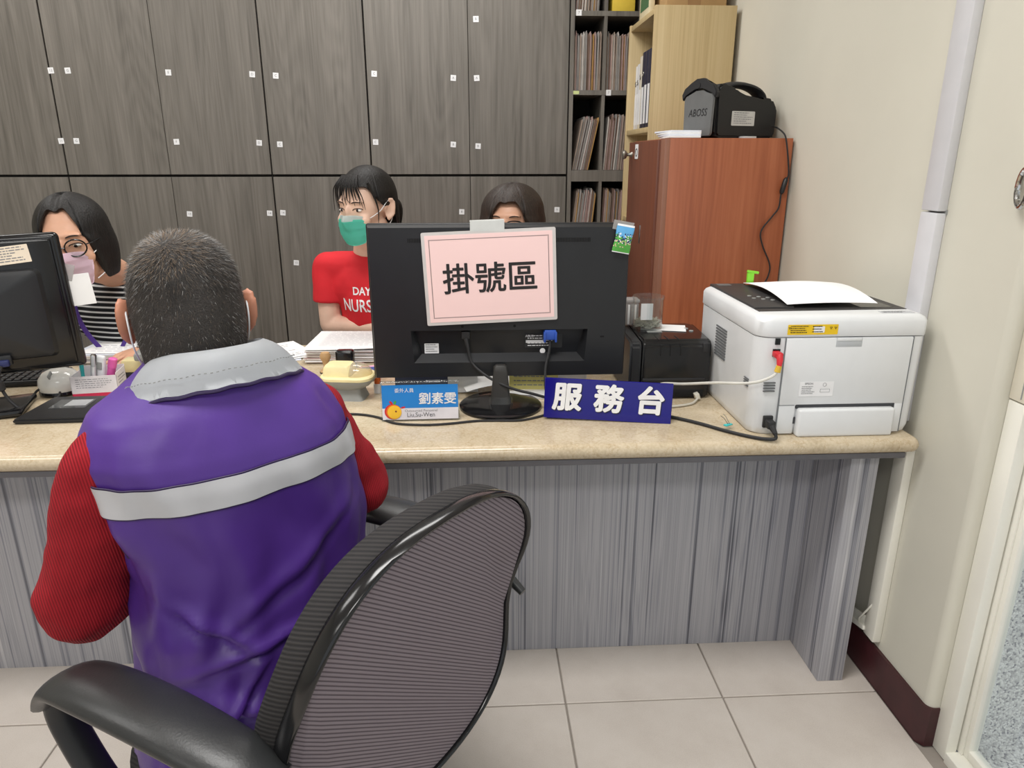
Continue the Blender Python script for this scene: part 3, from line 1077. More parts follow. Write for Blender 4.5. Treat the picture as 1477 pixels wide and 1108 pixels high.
def hand(mb, wrist, direction, up, side, s=1.0, bend=16):
    """palm with four unequal bent fingers and a thumb off the side; side=+1 thumb towards +cross"""
    d = V(direction).normalized()
    u = V(up)
    u = (u - d * u.dot(d)).normalized()
    x = d.cross(u) * side
    w = V(wrist)
    rt = Matrix((x, d, u)).transposed()
    mb.sph(w + d * 0.045 * s, (0.038 * s, 0.05 * s, 0.014 * s), rt)
    mb.sph(w + d * 0.068 * s, (0.040 * s, 0.026 * s, 0.013 * s), rt)
    L = [(0.036, 0.024, 0.02), (0.042, 0.028, 0.022), (0.039, 0.026, 0.021), (0.03, 0.02, 0.018)]
    for i, l in enumerate(L):
        off = (0.033 - 0.022 * i) * s
        fd = (d + x * (0.14 - 0.10 * i)).normalized()
        finger_chain(mb, w + d * (0.088 - 0.004 * abs(i - 1)) * s + x * off, fd, x * side, [q_ * s for q_ in l], 0.0085 * s, (-bend * .5, -bend, -bend * .8))
    finger_chain(mb, w + d * 0.03 * s + x * 0.034 * s, (d * 0.75 + x * 0.7 - u * 0.1).normalized(), u, [0.036 * s, 0.027 * s], 0.0098 * s, (side * 12, side * 14))


def limb(mb, pts, radii, seg=16):
    p = smooth_path(pts, 5)
    n = len(p)
    m = len(radii) - 1
    rr = []
    for i in range(n):
        t = i / (n - 1) * m
        k = min(int(t), m - 1)
        f_ = t - k
        rr.append(radii[k] * (1 - f_) + radii[k + 1] * f_)
    mb.tube(p, rr, seg)
    mb.sph(pts[0], radii[0], sub=2)
    mb.sph(pts[-1], radii[-1], sub=2)


def head_matrix(loc, yaw, pitch=0.0, roll=0.0):
    return Matrix.Translation(loc) @ Matrix.Rotation(R(yaw), 4, 'Z') @ Matrix.Rotation(R(pitch), 4, 'X') @ Matrix.Rotation(R(roll), 4, 'Y')


def body_parts(mb, J, s=1.0):
    """J holds joint positions: pelvis, chest, neck, shoulders, elbows, wrists, hips, knees, ankles, facing"""
    fw = J['fw']
    up = V((0, 0, 1))
    rt = fw.cross(up)
    rot = Matrix((rt, fw, up)).transposed()
    limb(mb, [J['pelvis'], (J['pelvis'] + J['chest']) / 2, J['chest']], [0.125 * s, 0.115 * s, 0.12 * s])
    mb.sph(J['chest'] + V((0, 0, 0.02)), (0.165 * s, 0.095 * s, 0.11 * s), rot)
    mb.sph(J['pelvis'], (0.165 * s, 0.12 * s, 0.10 * s), rot)
    limb(mb, [J['chest'] + V((0, 0, 0.06)), J['neck']], [0.075 * s, 0.052 * s])
    limb(mb, [J['neck'], J['headbase']], [0.053 * s, 0.05 * s])
    for k in 'LR':
        limb(mb, [J['sh' + k], J['el' + k]], [0.052 * s, 0.040 * s])
        limb(mb, [J['el' + k], J['wr' + k]], [0.040 * s, 0.026 * s])
        limb(mb, [J['hip' + k], J['kn' + k]], [0.085 * s, 0.055 * s])
        limb(mb, [J['kn' + k], J['an' + k]], [0.054 * s, 0.036 * s])
        limb(mb, [J['sh' + k], J['chest'] + V((0, 0, 0.06))], [0.052 * s, 0.07 * s])


def front_of(body, M, s):
    """depth of the face surface in head coordinates"""
    from mathutils.bvhtree import BVHTree
    Mi = M.inverted()
    vs = [Mi @ v.co / s for v in body.data.vertices]
    tree = BVHTree.FromPolygons(vs, [p.vertices for p in body.data.polygons])

    def f(x, z):
        h = tree.ray_cast(V((x, 0.3, z)), V((0, -1, 0)), 0.4)
        return h[0].y if h[0] else 0.08
    return f


def eyes(parent, M, s, look=(0, 0), half=0.0, body=None):
    sf = front_of(body, M, s)
    for sx in (-1, 1):
        ye = sf(sx * 0.031, 0.004)
        rt = M.to_3x3().normalized()
        q = MB()
        q.sph(M @ (V((sx * 0.031, ye - 0.0025, 0.004)) * s), (0.0130 * s, 0.0055 * s, (0.0050 - half) * s), rt, 0)
        q.sph(M @ (V((sx * 0.031 + look[0], ye + 0.0008, 0.004 + look[1])) * s), (0.0058 * s, 0.0030 * s, (0.0052 - half) * s), rt, 1, 2)
        pts = [M @ (V((sx * 0.031 + 0.0145 * math.cos(a), sf(sx * 0.031 + 0.0145 * math.cos(a), 0.0045 + (0.0060 - half) * math.sin(a)) + 0.0008, 0.0045 + (0.0060 - half) * math.sin(a))) * s) for a in [math.pi * k / 8 for k in range(9)]]
        q.tube(pts, 0.0013 * s, 6, 2)
        q.build('eye', [eye_w, iris_m, brow_m], parent)
        q = MB()
        bp_ = []
        for k in range(7):
            x_, z_ = sx * (0.015 + 0.033 * k / 6), 0.0245 + 0.0055 * math.sin(math.pi * (k + 1) / 8)
            bp_.append(M @ (V((x_, sf(x_, z_) + 0.0006, z_)) * s))
        q.tube(bp_, [x_ * s for x_ in (0.0012, 0.0019, 0.0022, 0.0022, 0.002, 0.0016, 0.0007)], 6)
        q.build('eyebrow', brow_m, parent)


def face_mask(parent, M, s, mats, loops=True, ztop=-0.008, zbot=-0.108, ear=(0.084, -0.012)):
    q = MB()
    nu, nv = 24, 22
    rings = []
    for j in range(nv + 1):
        t = j / nv
        z = ztop * (1 - t) + zbot * t
        row = []
        half = R(60 - 14 * t)
        for i in range(nu + 1):
            a = -half + 2 * half * i / nu
            tz = (z + 0.05) / 0.066
            rx = 0.071 * math.sqrt(max(0.06, 1 - 0.42 * tz * tz))
            ry = 0.060 * math.sqrt(max(0.10, 1 - 0.50 * tz * tz))
            nose = 0.022 * math.exp(-(a / 0.30) ** 2) * math.exp(-((z + 0.022) / 0.030) ** 2)
            pleat = 0.0022 * (math.fmod(t * 4.0, 1.0)) * (0.15 < t < 0.9)
            y_ = 0.043 + ry * math.cos(a) + nose + pleat
            x_ = rx * math.sin(a)
            z_ = z + (-0.012 * (abs(a) / half) ** 2 if t < 0.2 else 0) * (1 - t * 5) + 0.010 * (abs(a) / half) ** 2 * t
            row.append(M @ (V((x_, y_, z_)) * s))
        rings.append(row)
    q.loft(rings, 0, False, open_ring=True)
    if len(mats) > 1:
        for f_ in q.bm.faces:
            c = M.inverted() @ f_.calc_center_median()
            if c.z / s > ztop - 0.016:
                f_.material_index = 1
    bmesh.ops.solidify(q.bm, geom=list(q.bm.faces), thickness=0.0015)
    o = q.build('face_mask', mats, parent, 60)
    if loops:
        for sx in (-1, 1):
            q = MB()
            p = [(sx * 0.062, 0.066, -0.022), (sx * 0.078, 0.030, -0.004), (sx * 0.086, -0.002, 0.022), (sx * 0.084, -0.022, 0.012), (sx * 0.083, -0.030, -0.014), (sx * 0.080, -0.016, -0.046), (sx * 0.070, 0.020, -0.075), (sx * 0.052, 0.066, -0.090)]
            q.tube([M @ (v * s) for v in smooth_path(p, 4)], 0.0014 * s, 6)
            q.build('ear_loop', mask_w, o)
    return o


def hair_cap(parent, M, s, tip, mat_, top=0.128, swell=1.0, wave=0.0015, part=0.0, back=-0.115, name='hair', thick=0.006, drop_r=None, dome=1.0):
    """grid over the skull: tip(a) = height where the hair ends at azimuth a (0 = face, degrees)"""
    q = MB()
    na, nt_ = 120, 30
    rings = []
    for j in range(nt_ + 1):
        t = j / nt_
        row = []
        for i in range(na):
            a = 360.0 * i / na - 180.0
            zt = tip(a)
            ar = R(a)
            # height follows a dome first then falls straight
            th = t * math.pi / 2
            z0 = 0.028
            if zt < z0:
                tc = 0.62
                if t < tc:
                    ang = t / tc * math.pi / 2
                    z = z0 + (top - z0) * math.cos(ang)
                    rr = math.sin(ang) ** dome
                else:
                    u = (t - tc) / (1 - tc)
                    z = z0 + (zt - z0) * u
                    rr = 1.0 + (0.06 * math.sin(u * math.pi) - 0.10 * u * u) * (drop_r if drop_r is not None else 1)
            else:
                amax = math.acos(max(-1, min(1, (zt - z0) / (top - z0))))
                ang = t * amax
                z = z0 + (top - z0) * math.cos(ang)
                rr = math.sin(ang) ** dome
            rx = 0.086 * swell
            ry = 0.099 * swell if abs(a) < 90 else 0.112 * swell
            g = 1 + wave * 6 * math.sin(ar * 46 + 3 * math.sin(t * 5)) * min(1, t * 3) * 0.35 + 0.010 * noise.noise(V((math.cos(ar) * 3, math.sin(ar) * 3, z * 30)))
            cy = -0.014
            pz = z
            if part and abs(a) < 100:
                pz -= part * math.exp(-(rr * math.sin(ar) / 0.10) ** 2) * (1 if rr * math.cos(ar) > -0.3 else 0)
            row.append(M @ (V((math.sin(ar) * rx * rr * g, cy + math.cos(ar) * ry * rr * g, pz)) * s))
        rings.append(row)
    q.loft(rings, 0, False)
    q.bm.verts.ensure_lookup_table()
    bmesh.ops.remove_doubles(q.bm, verts=q.bm.verts, dist=0.0008)
    bmesh.ops.recalc_face_normals(q.bm, faces=q.bm.faces)
    bmesh.ops.solidify(q.bm, geom=list(q.bm.faces), thickness=thick)
    return q.build(name, mat_, parent, 70)


def sm(a, lo, hi):
    t = max(0.0, min(1.0, (a - lo) / (hi - lo)))
    return t * t * (3 - 2 * t)


# ------------------------------------------------------------------ the seated man
MAN = V((-0.375, 0.955, 0.0))
MPSI = 40.0
man = thing('person', 'seated man seen from behind in a purple vest with a silver stripe', 'person', MAN)
fwM = V((-math.sin(R(MPSI)), math.cos(R(MPSI)), 0))
rtM = V((math.cos(R(MPSI)), math.sin(R(MPSI)), 0))


def ML(x, y, z):
    return rtM * x + fwM * y + V((0, 0, z))


def MW(x, y, z):
    return V((x, y, z)) - MAN


HS = 0.93
HM = head_matrix(MW(-0.408, 1.02, 1.090), 26, -10, 0)
JM = dict(fw=fwM, pelvis=ML(0.03, -0.0, 0.55), chest=ML(0.02, 0.0, 0.85), neck=ML(0.015, 0.01, 1.0), headbase=HM @ V((0, -0.03, -0.06)),
          shL=ML(-0.128, 0.0, 0.925), shR=ML(0.150, 0.0, 0.925), elL=MW(-0.553, 0.885, 0.712), elR=MW(-0.203, 1.085, 0.785),
          wrL=MW(-0.50, 1.14, 0.735), wrR=MW(-0.285, 1.325, 0.765),
          hipL=ML(-0.04, 0.05, 0.545), hipR=ML(0.10, 0.05, 0.545), knL=MW(-0.45, 1.34, 0.50), knR=MW(-0.19, 1.30, 0.50),
          anL=MW(-0.44, 1.33, 0.09), anR=MW(-0.19, 1.29, 0.09))
q = MB()
head_shape(q, HM, HS)
body_parts(q, JM, 0.86)
hand(q, JM['wrL'], MW(-0.45, 1.33, 0.725) - JM['wrL'], (0, 0, 1), 1)
hand(q, JM['wrR'], MW(-0.36, 1.49, 0.722) - JM['wrR'], (0, 0, 1), -1)
man_body = q.remesh('body', skin_m, man, 0.0045, 5)
# legs and shoes
q = MB()
for k in 'LR':
    limb(q, [JM['hip' + k], JM['kn' + k]], [0.098, 0.068])
    limb(q, [JM['kn' + k], JM['an' + k]], [0.068, 0.058])
q.sph(JM['pelvis'], (0.145, 0.125, 0.10), Matrix((rtM, fwM, V((0, 0, 1)))).transposed())
q.remesh('trousers', navy_cloth, man, 0.009, 6)
for k in 'LR':
    q = MB()
    rot = Matrix((rtM, fwM, V((0, 0, 1)))).transposed()
    c = JM['an' + k]
    q.sph(c + fwM * 0.07 - V((0, 0, 0.045)), (0.046, 0.13, 0.04), rot)
    q.sph(c - V((0, 0, 0.02)), (0.045, 0.06, 0.06), rot)
    q.remesh('shoe', black_mt, man, 0.006, 5)

# red ribbed sweater: trunk and loose sleeves
q = MB()
limb(q, [ML(0.03, 0, 0.5), ML(0.03, 0, 0.7), ML(0.02, 0.0, 0.86)], [0.12, 0.115, 0.11])
q.sph(ML(0.015, 0.0, 0.88), (0.140, 0.10, 0.09), Matrix((rtM, fwM, V((0, 0, 1)))).transposed())
limb(q, [JM['shL'], (JM['shL'] + JM['elL']) / 2, JM['elL']], [0.056, 0.057, 0.060])
limb(q, [JM['elL'], JM['elL'] * 0.55 + JM['wrL'] * 0.45, JM['wrL']], [0.060, 0.056, 0.042])
limb(q, [JM['shR'], (JM['shR'] + JM['elR']) / 2, JM['elR']], [0.056, 0.056, 0.057])
limb(q, [JM['elR'], JM['elR'] * 0.5 + JM['wrR'] * 0.5, JM['wrR']], [0.057, 0.052, 0.040])


def sweater_folds(me):
    nrm_ = [v.normal.copy() for v in me.vertices]
    for v, nn in zip(me.vertices, nrm_):
        c = v.co
        n = noise.noise(V((c.x * 14, c.y * 14, c.z * 22))) * 0.006 + noise.noise(V((c.x * 30, c.y * 30, c.z * 45 + 7))) * 0.002
        v.co = c + nn * n


q.remesh('sweater', red_knit, man, 0.006, 6, post=sweater_folds)

# vest
VR = [(0.37, 0.176, 0.155, -0.01, 0.018), (0.44, 0.178, 0.156, -0.012, 0.018), (0.52, 0.172, 0.150, -0.012, 0.021), (0.60, 0.164, 0.143, -0.01, 0.025), (0.68, 0.164, 0.138, -0.008, 0.027), (0.75, 0.162, 0.135, -0.006, 0.034), (0.80, 0.168, 0.133, -0.005, 0.034),
      (0.85, 0.178, 0.130, -0.004, 0.026), (0.90, 0.178, 0.126, -0.002, 0.020), (0.935, 0.178, 0.118, 0.0, 0.014), (0.96, 0.168, 0.110, 0.003, 0.012), (0.985, 0.154, 0.100, 0.006, 0.012), (1.005, 0.124, 0.090, 0.008, 0.017), (1.025, 0.098, 0.082, 0.01, 0.02), (1.042, 0.078, 0.074, 0.012, 0.02)]


def vr(z):
    for i in range(len(VR) - 1):
        if VR[i][0] <= z <= VR[i + 1][0]:
            t = (z - VR[i][0]) / (VR[i + 1][0] - VR[i][0])
            return [VR[i][k] * (1 - t) + VR[i + 1][k] * t for k in (1, 2, 3, 4)]
    e_ = VR[0] if z < VR[0][0] else VR[-1]
    return list(e_[1:])


CREASES = [  # (z at theta=-90 (back middle), slope per radian, width, depth, theta centre, spread)
    (0.665, 0.035, 0.010, 0.006, -85, 48), (0.545, -0.045, 0.020, 0.012, -120, 26), (0.60, 0.16, 0.014, 0.008, -138, 18), (0.52, 0.04, 0.018, 0.010, -80, 36),
    (0.47, 0.07, 0.016, 0.009, -100, 40), (0.70, -0.25, 0.010, 0.006, -140, 14), (0.585, -0.02, 0.012, 0.006, -60, 22), (0.44, -0.06, 0.018, 0.010, -75, 30), (0.78, 0.45, 0.010, 0.004, -38, 16), (0.93, 0.55, 0.010, 0.003, -55, 12),
    (0.635, -0.10, 0.012, 0.006, -125, 18), (0.68, 0.22, 0.012, 0.006, -118, 16), (0.72, -0.5, 0.010, 0.005, -50, 14), (0.74, 0.10, 0.016, 0.004, -85, 30), (0.82, -0.35, 0.012, 0.003, -130, 16)]


def vest_pt(thd, z, off=0.0):
    a, b_, yo, xo = vr(z)
    th = R(thd)
    p_ = 2.35
    cx, sy = math.cos(th), math.sin(th)
    x = a * math.copysign(abs(cx) ** (2 / p_), cx)
    y_ = b_ * math.copysign(abs(sy) ** (2 / p_), sy)
    n = V((cx / a, sy / b_, 0)).normalized()
    d = 0.0
    amp = 1.35 * (1.0 - 0.6 * sm(z, 0.75, 0.95)) * (1 - 0.9 * sm(z, 0.96, 1.0))
    d += noise.noise(V((cx * 2.6, sy * 2.6 + 3, z * 7.0))) * 0.012 * amp
    d += noise.noise(V((cx * 5 + 9, sy * 5, z * 13))) * 0.006 * amp
    for (zc, sl, wd, dp, tc, sp) in CREASES:
        dz = z - (zc + sl * (th - R(-90)))
        g = math.exp(-((thd - tc) / sp) ** 2)
        d += 1.7 * (1 - sm(z, 0.80, 0.865)) * g * dp * (math.exp(-((dz - wd * 0.9) / wd) ** 2) - 1.1 * math.exp(-((dz + wd * 0.3) / (wd * 0.6)) ** 2))
    d += 0.006 * math.exp(-((z - 0.39) / 0.03) ** 2)
    return ML(x + xo + n.x * (d + off), y_ + yo + n.y * (d + off), z)


q = MB()
rings = []
NZ, NT = 110, 150
for j in range(NZ + 1):
    z = 0.37 + (1.042 - 0.37) * j / NZ
    rings.append([vest_pt(-180 + 360 * k / NT, z) for k in range(NT)])
q.loft(rings, 0, False)
vest = q.build('vest', purple, man, 80)
q = MB()
rings = []
for j in range(7):
    z = 0.878 + 0.037 * j / 6
    rings.append([vest_pt(-176 + 172 * k / 90, z + 0.001 * math.cos(R(-176 + 172 * k / 90)), 0.005) for k in range(91)])
q.loft(rings, 0, False, open_ring=True)
q.build('reflective_stripe', silver_tape, vest, 80, label='silver reflective stripe across the back')
for zz in (0.877, 0.916):
    q = MB()
    q.tube([vest_pt(-176 + 172 * k / 90, zz + 0.001 * math.cos(R(-176 + 172 * k / 90)), 0.0034) for k in range(91)], 0.0012, 6)
    q.build('stripe_seam', vest_dark, vest)
for th in (-172, -10):
    q = MB()
    q.tube([vest_pt(th + (0.0 if z < .9 else (3 if th < -90 else -3) * (z - .9) * 100 / 6), z, 0.001) for z in [0.80 + 0.0055 * k for k in range(28)]], 0.0022, 6)
    q.build('armhole_piping', vest_dark, vest)
# collar: folded band round the neck
q = MB()
rings = []
for j in range(9):
    t = j / 8
    row = []
    for k in range(81):
        thd = -90 + 150 * (k / 40 - 1)
        th = R(thd)
        spread = abs(thd + 90) / 150
        a = 0.070 + 0.054 * t
        b_ = 0.066 + 0.034 * t
        z = 1.064 - 0.036 * t - 0.006 * t * t - 0.030 * (spread / 0.6) ** 2 * (0.4 + 0.6 * t) + 0.008 * math.sin(t * math.pi)
        row.append(ML(0.02 + a * math.cos(th), b_ * math.sin(th) + 0.010, z + 0.001 * math.sin(thd * 0.31) * t))
    rings.append(row)
q.loft(rings, 0, False, open_ring=True)
bmesh.ops.solidify(q.bm, geom=list(q.bm.faces), thickness=0.004)
clr = q.build('collar', collar_m, man, 60, label='silver-white folded collar')
q = MB()
q.tube([v for v in [r_ + V((0, 0, -0.003)) for r_ in rings[-1]]], 0.0026, 6)
q.build('collar_piping', vest_dark, clr)
q = MB()
for k in range(4, 77, 1):
    p0 = rings[6][k]
    p1 = rings[6][k] * 0.55 + rings[6][k + 1] * 0.45
    n = (p0 - ML(0, 0.008, p0.z)).normalized() * 0.0028 + V((0, 0, 0.0026))
    q.tube([p0 + n, p1 + n], 0.0007, 4)
q.build('collar_stitching', grey_pl, clr)

# short greying hair: scalp cap and thousands of fine strands as one mass
def man_tip(a):
    a = abs(a)
    return 0.075 * (1 - sm(a, 40, 75)) + (0.02) * (sm(a, 40, 75)) * (1 - sm(a, 85, 110)) + (-0.078 + 0.0 * a) * sm(a, 85, 118)


mhair = None


def greying(name):
    m, nt, b_ = base_mat(name)
    N, L = nt.nodes, nt.links
    at_ = N.new('ShaderNodeAttribute')
    at_.attribute_name = 'tone'
    L.new(at_.outputs['Color'], b_.inputs['Base Color'])
    b_.inputs['Roughness'].default_value = 0.62
    b_.inputs['Specular IOR Level'].default_value = 0.3
    MATS[name] = m
    return m


hair_grey = greying('greying_hair')
cap_m = mat('cropped_scalp', (44, 39, 36), 0.7, var=0.25, scale=40, bump=0.8, bscale=500)
mhair = hair_cap(man, HM, HS, man_tip, cap_m, top=0.122, swell=0.92, wave=0.0, name='hair', thick=0.004, drop_r=0.5, dome=0.86)
mhair['label'] = 'short greying black hair thinning brown at the crown'
q = random.Random(3)
vts, fcs, cols = [], [], []
HI = HM
for i in range(15000):
    a = q.uniform(-180, 180)
    u = q.random()
    zt = man_tip(a)
    ar = R(a)
    z0, top = 0.028, 0.122
    if zt < z0:
        lend = 0.62
        if u < lend:
            ang = math.acos(1 - u / lend)
            z = z0 + (top - z0) * math.cos(ang)
            rr = math.sin(ang) ** 0.86
        else:
            w_ = (u - lend) / (1 - lend)
            z = z0 + (zt - z0) * w_
            rr = 1 + (0.06 * math.sin(w_ * math.pi) - 0.10 * w_ * w_) * 0.5
    else:
        amax = math.acos((zt - z0) / (top - z0))
        ang = math.acos(1 - u * (1 - math.cos(amax)))
        z = z0 + (top - z0) * math.cos(ang)
        rr = math.sin(ang) ** 0.86
    rx, ry = 0.086 * 0.92, (0.099 if abs(a) < 90 else 0.112) * 0.92
    p = V((math.sin(ar) * rx * rr, -0.014 + math.cos(ar) * ry * rr, z))
    nrm = V((p.x / rx ** 2, (p.y + 0.014) / ry ** 2, max(0, p.z - z0) / (top - z0) ** 2)).normalized()
    whorl = V((-0.022, -0.070, 0.092))
    away = p - whorl
    dist = away.length
    fl = (away.normalized() + V((0, 0, -0.35))) + V((q.uniform(-.5, .5), q.uniform(-.5, .5), q.uniform(-.5, .5)))
    fl = (fl - nrm * fl.dot(nrm)).normalized()
    d_ = (fl + nrm * q.uniform(0.25, 0.75)).normalized()
    ln = q.uniform(0.007, 0.013) * (0.75 + 0.5 * sm(z, 0.0, 0.1))
    sd_ = d_.cross(nrm).normalized() * 0.00038
    base = p - nrm * 0.001
    k0 = len(vts)
    vts += [HI @ ((base - sd_) * HS), HI @ ((base + sd_) * HS), HI @ ((base + d_ * ln) * HS)]
    fcs.append((k0, k0 + 1, k0 + 2))
    thin = math.exp(-(dist / 0.052) ** 2)
    if q.random() < 0.05 + 0.20 * sm(abs(a), 60, 100) * (1 - sm(abs(a), 120, 160)) + 0.16 * (z > .1):
        c = (0.22, 0.215, 0.21)
    elif q.random() < 0.22 + 0.70 * thin:
        c = (0.15, 0.108, 0.075) if thin > 0.35 else (0.075, 0.056, 0.042)
    else:
        c = (0.020, 0.018, 0.017)
    f_ = q.uniform(0.7, 1.3)
    cols += [(c[0] * f_, c[1] * f_, c[2] * f_, 1)] * 3
me = bpy.data.meshes.new('hair_strands')
me.from_pydata(vts, [], fcs)
ca = me.color_attributes.new('tone', 'FLOAT_COLOR', 'POINT')
ca.data.foreach_set('color', [x for c in cols for x in c])
me.materials.append(hair_grey)
o = bpy.data.objects.new('hair_strands', me)
col.objects.link(o)
o.parent = mhair
o['kind'] = 'stuff'
face_mask(man, HM, HS, [mask_w])
eyes(man, HM, HS, body=man_body)

# ------------------------------------------------------------------ the man's swivel chair
ch = thing('office_chair', 'black swivel office chair with a mauve-grey fabric back under the man', 'chair', (-0.28, 0.96, 0), 61)
CZ0, CZ1 = 0.387, 0.8755
CB = Matrix.Translation((-0.28, 0.96, 0)) @ Matrix.Rotation(R(61), 4, 'Z')
CB = CB.inverted() @ Matrix.Translation((-0.2748, 0.9839, 0)) @ Matrix.Rotation(R(52.17), 4, 'Z')


def back_y(x, z):
    t = max(0.0, (z - CZ0) / (CZ1 - CZ0))
    return -0.2189 - 0.0799 * t ** 1.5 + 0.027 * math.exp(-((t - 0.468) / 0.2) ** 2) - 0.2054 * x * x


def outline(scale, n=72):
    pts = []
    for k in range(n):
        a = 2 * math.pi * k / n
        ca_, sa = math.cos(a), math.sin(a)
        pw = 2 / 2.6645
        x = 0.2297 * scale * math.copysign(abs(ca_) ** pw, ca_)
        z = (CZ0 + CZ1) / 2 + (CZ1 - CZ0) / 2 * scale * math.copysign(abs(sa) ** pw, sa)
        pts.append((x, z))
    return pts


def back_ring(scale, dy):
    return [CB @ V((x, back_y(x, z) + dy, z)) for x, z in outline(scale)]


q = MB()
rings = [back_ring(sc_, -0.004 * (1 - sc_ ** 4) - 0.002) for sc_ in (0.004, 0.2, 0.4, 0.6, 0.8, 0.92, 0.97)]
q.loft(rings, 0, True)
q.build('back_cover', mesh_fab, ch, 80, label='mauve-grey woven fabric on the rear of the backrest')
q = MB()
rings = []
for k in range(10):
    a = 2 * math.pi * k / 10
    rings.append(back_ring(1.0 + 0.016 * math.cos(a) - 0.01, 0.004 + 0.014 * math.sin(a)))
q.loft(rings, 0, False, True)
q.build('back_rim', black_gl, ch, 80, label='glossy black plastic rim')
q = MB()
rings = [back_ring(s_, d_) for s_, d_ in ((0.97, 0.008), (0.995, 0.016), (1.005, 0.03), (1.0, 0.045), (0.975, 0.058), (0.92, 0.066), (0.8, 0.070), (0.5, 0.072), (0.02, 0.073))]
q.loft(rings, 0, False)
q.build('back_cushion', chair_fab, ch, 80)
q = MB()
seat = []
for sc_, z in ((0.02, 0.375), (0.9, 0.375), (0.98, 0.385), (1.0, 0.41), (0.99, 0.438), (0.94, 0.455), (0.7, 0.452), (0.02, 0.445)):
    seat.append([V((0.235 * sc_ * math.copysign(abs(math.cos(a)) ** 0.75, math.cos(a)), 0.02 + 0.225 * sc_ * math.copysign(abs(math.sin(a)) ** 0.75, math.sin(a)), z)) for a in [2 * math.pi * k / 48 for k in range(48)]])
q.loft(seat, 0, False)
q.build('seat', chair_fab, ch, 80)
q = MB()
q.tube(smooth_path([(0, 0.0, 0.36), (0, -0.10, 0.355), (0, -0.15, 0.37), (0, -0.165, 0.42)]), [(0.012, 0.03)] * 19, 10, flat=(0, -1, 0))
q.build('back_bracket', chair_pl, ch)
for sx in (-1, 1):
    q = MB()
    path = smooth_path([(sx * 0.262, -0.20, 0.628), (sx * 0.268, -0.15, 0.652), (sx * 0.272, -0.04, 0.668), (sx * 0.272, 0.07, 0.668), (sx * 0.270, 0.140, 0.654), (sx * 0.268, 0.178, 0.615)], 7)
    n = len(path)
    q.tube(path, [((0.010 + 0.008 * math.sin(math.pi * min(1, 0.15 + i / n * .8))), 0.034 + 0.010 * math.sin(math.pi * i / (n - 1))) for i in range(n)], 20, flat=(0, 0, 1))
    arm = q.build('armrest', chair_pl, ch, 60)
    q = MB()
    q.tube([(sx * 0.258, -0.19, 0.632), (sx * 0.256, -0.235, 0.612), (sx * 0.250, -0.268, 0.592)], [(0.010, 0.016), (0.010, 0.016), (0.007, 0.010)], 12)
    q.build('arm_bracket', chair_pl, arm, 60)
    q = MB()
    path = smooth_path([(sx * 0.268, 0.174, 0.622), (sx * 0.268, 0.168, 0.575), (sx * 0.262, 0.12, 0.48), (sx * 0.25, 0.06, 0.41), (sx * 0.20, 0.03, 0.365)], 7)
    q.tube(path, [(0.013, 0.022)] * len(path), 14, flat=(0, 1, 0))
    path = smooth_path([(sx * 0.264, -0.17, 0.642), (sx * 0.262, -0.13, 0.56), (sx * 0.256, -0.08, 0.48), (sx * 0.245, -0.05, 0.41), (sx * 0.20, -0.03, 0.365)], 7)
    q.tube(path, [(0.012, 0.020)] * len(path), 14, flat=(0, 1, 0))
    q.build('arm_loop', black_pl, arm, 60)
q = MB()
q.cyl((0, 0, 0.345), (0, 0, 0.372), 0.085, 0.1, 20)
q.cyl((0, 0, 0.1), (0, 0, 0.35), 0.026, 0.03, 20)
q.build('gas_lift', chair_pl, ch)
q = MB()
q.tube([(0.05, 0.03, 0.36), (0.24, 0.05, 0.36), (0.29, 0.05, 0.355)], [0.005, 0.005, 0.011], 10)
q.build('tilt_lever', chair_pl, ch)
for k in range(5):
    a = R(72 * k + 20)
    dv = V((math.cos(a), math.sin(a), 0))
    q = MB()
    q.tube([dv * 0.02 + V((0, 0, 0.115)), dv * 0.16 + V((0, 0, 0.10)), dv * 0.29 + V((0, 0, 0.075))], [0.03, 0.024, 0.017], 12)
    lg = q.build('leg', chair_pl, ch)
    q = MB()
    sv = V((-dv.y, dv.x, 0))
    q.cyl(dv * 0.29 + sv * 0.022 + V((0, 0, 0.027)), dv * 0.29 + sv * 0.006 + V((0, 0, 0.027)), 0.0265, None, 18)
    q.cyl(dv * 0.29 - sv * 0.022 + V((0, 0, 0.027)), dv * 0.29 - sv * 0.006 + V((0, 0, 0.027)), 0.0265, None, 18)
    q.cyl(dv * 0.29 + V((0, 0, 0.03)), dv * 0.29 + V((0, 0, 0.08)), 0.008, None, 10)
    q.build('caster', black_mt, lg)


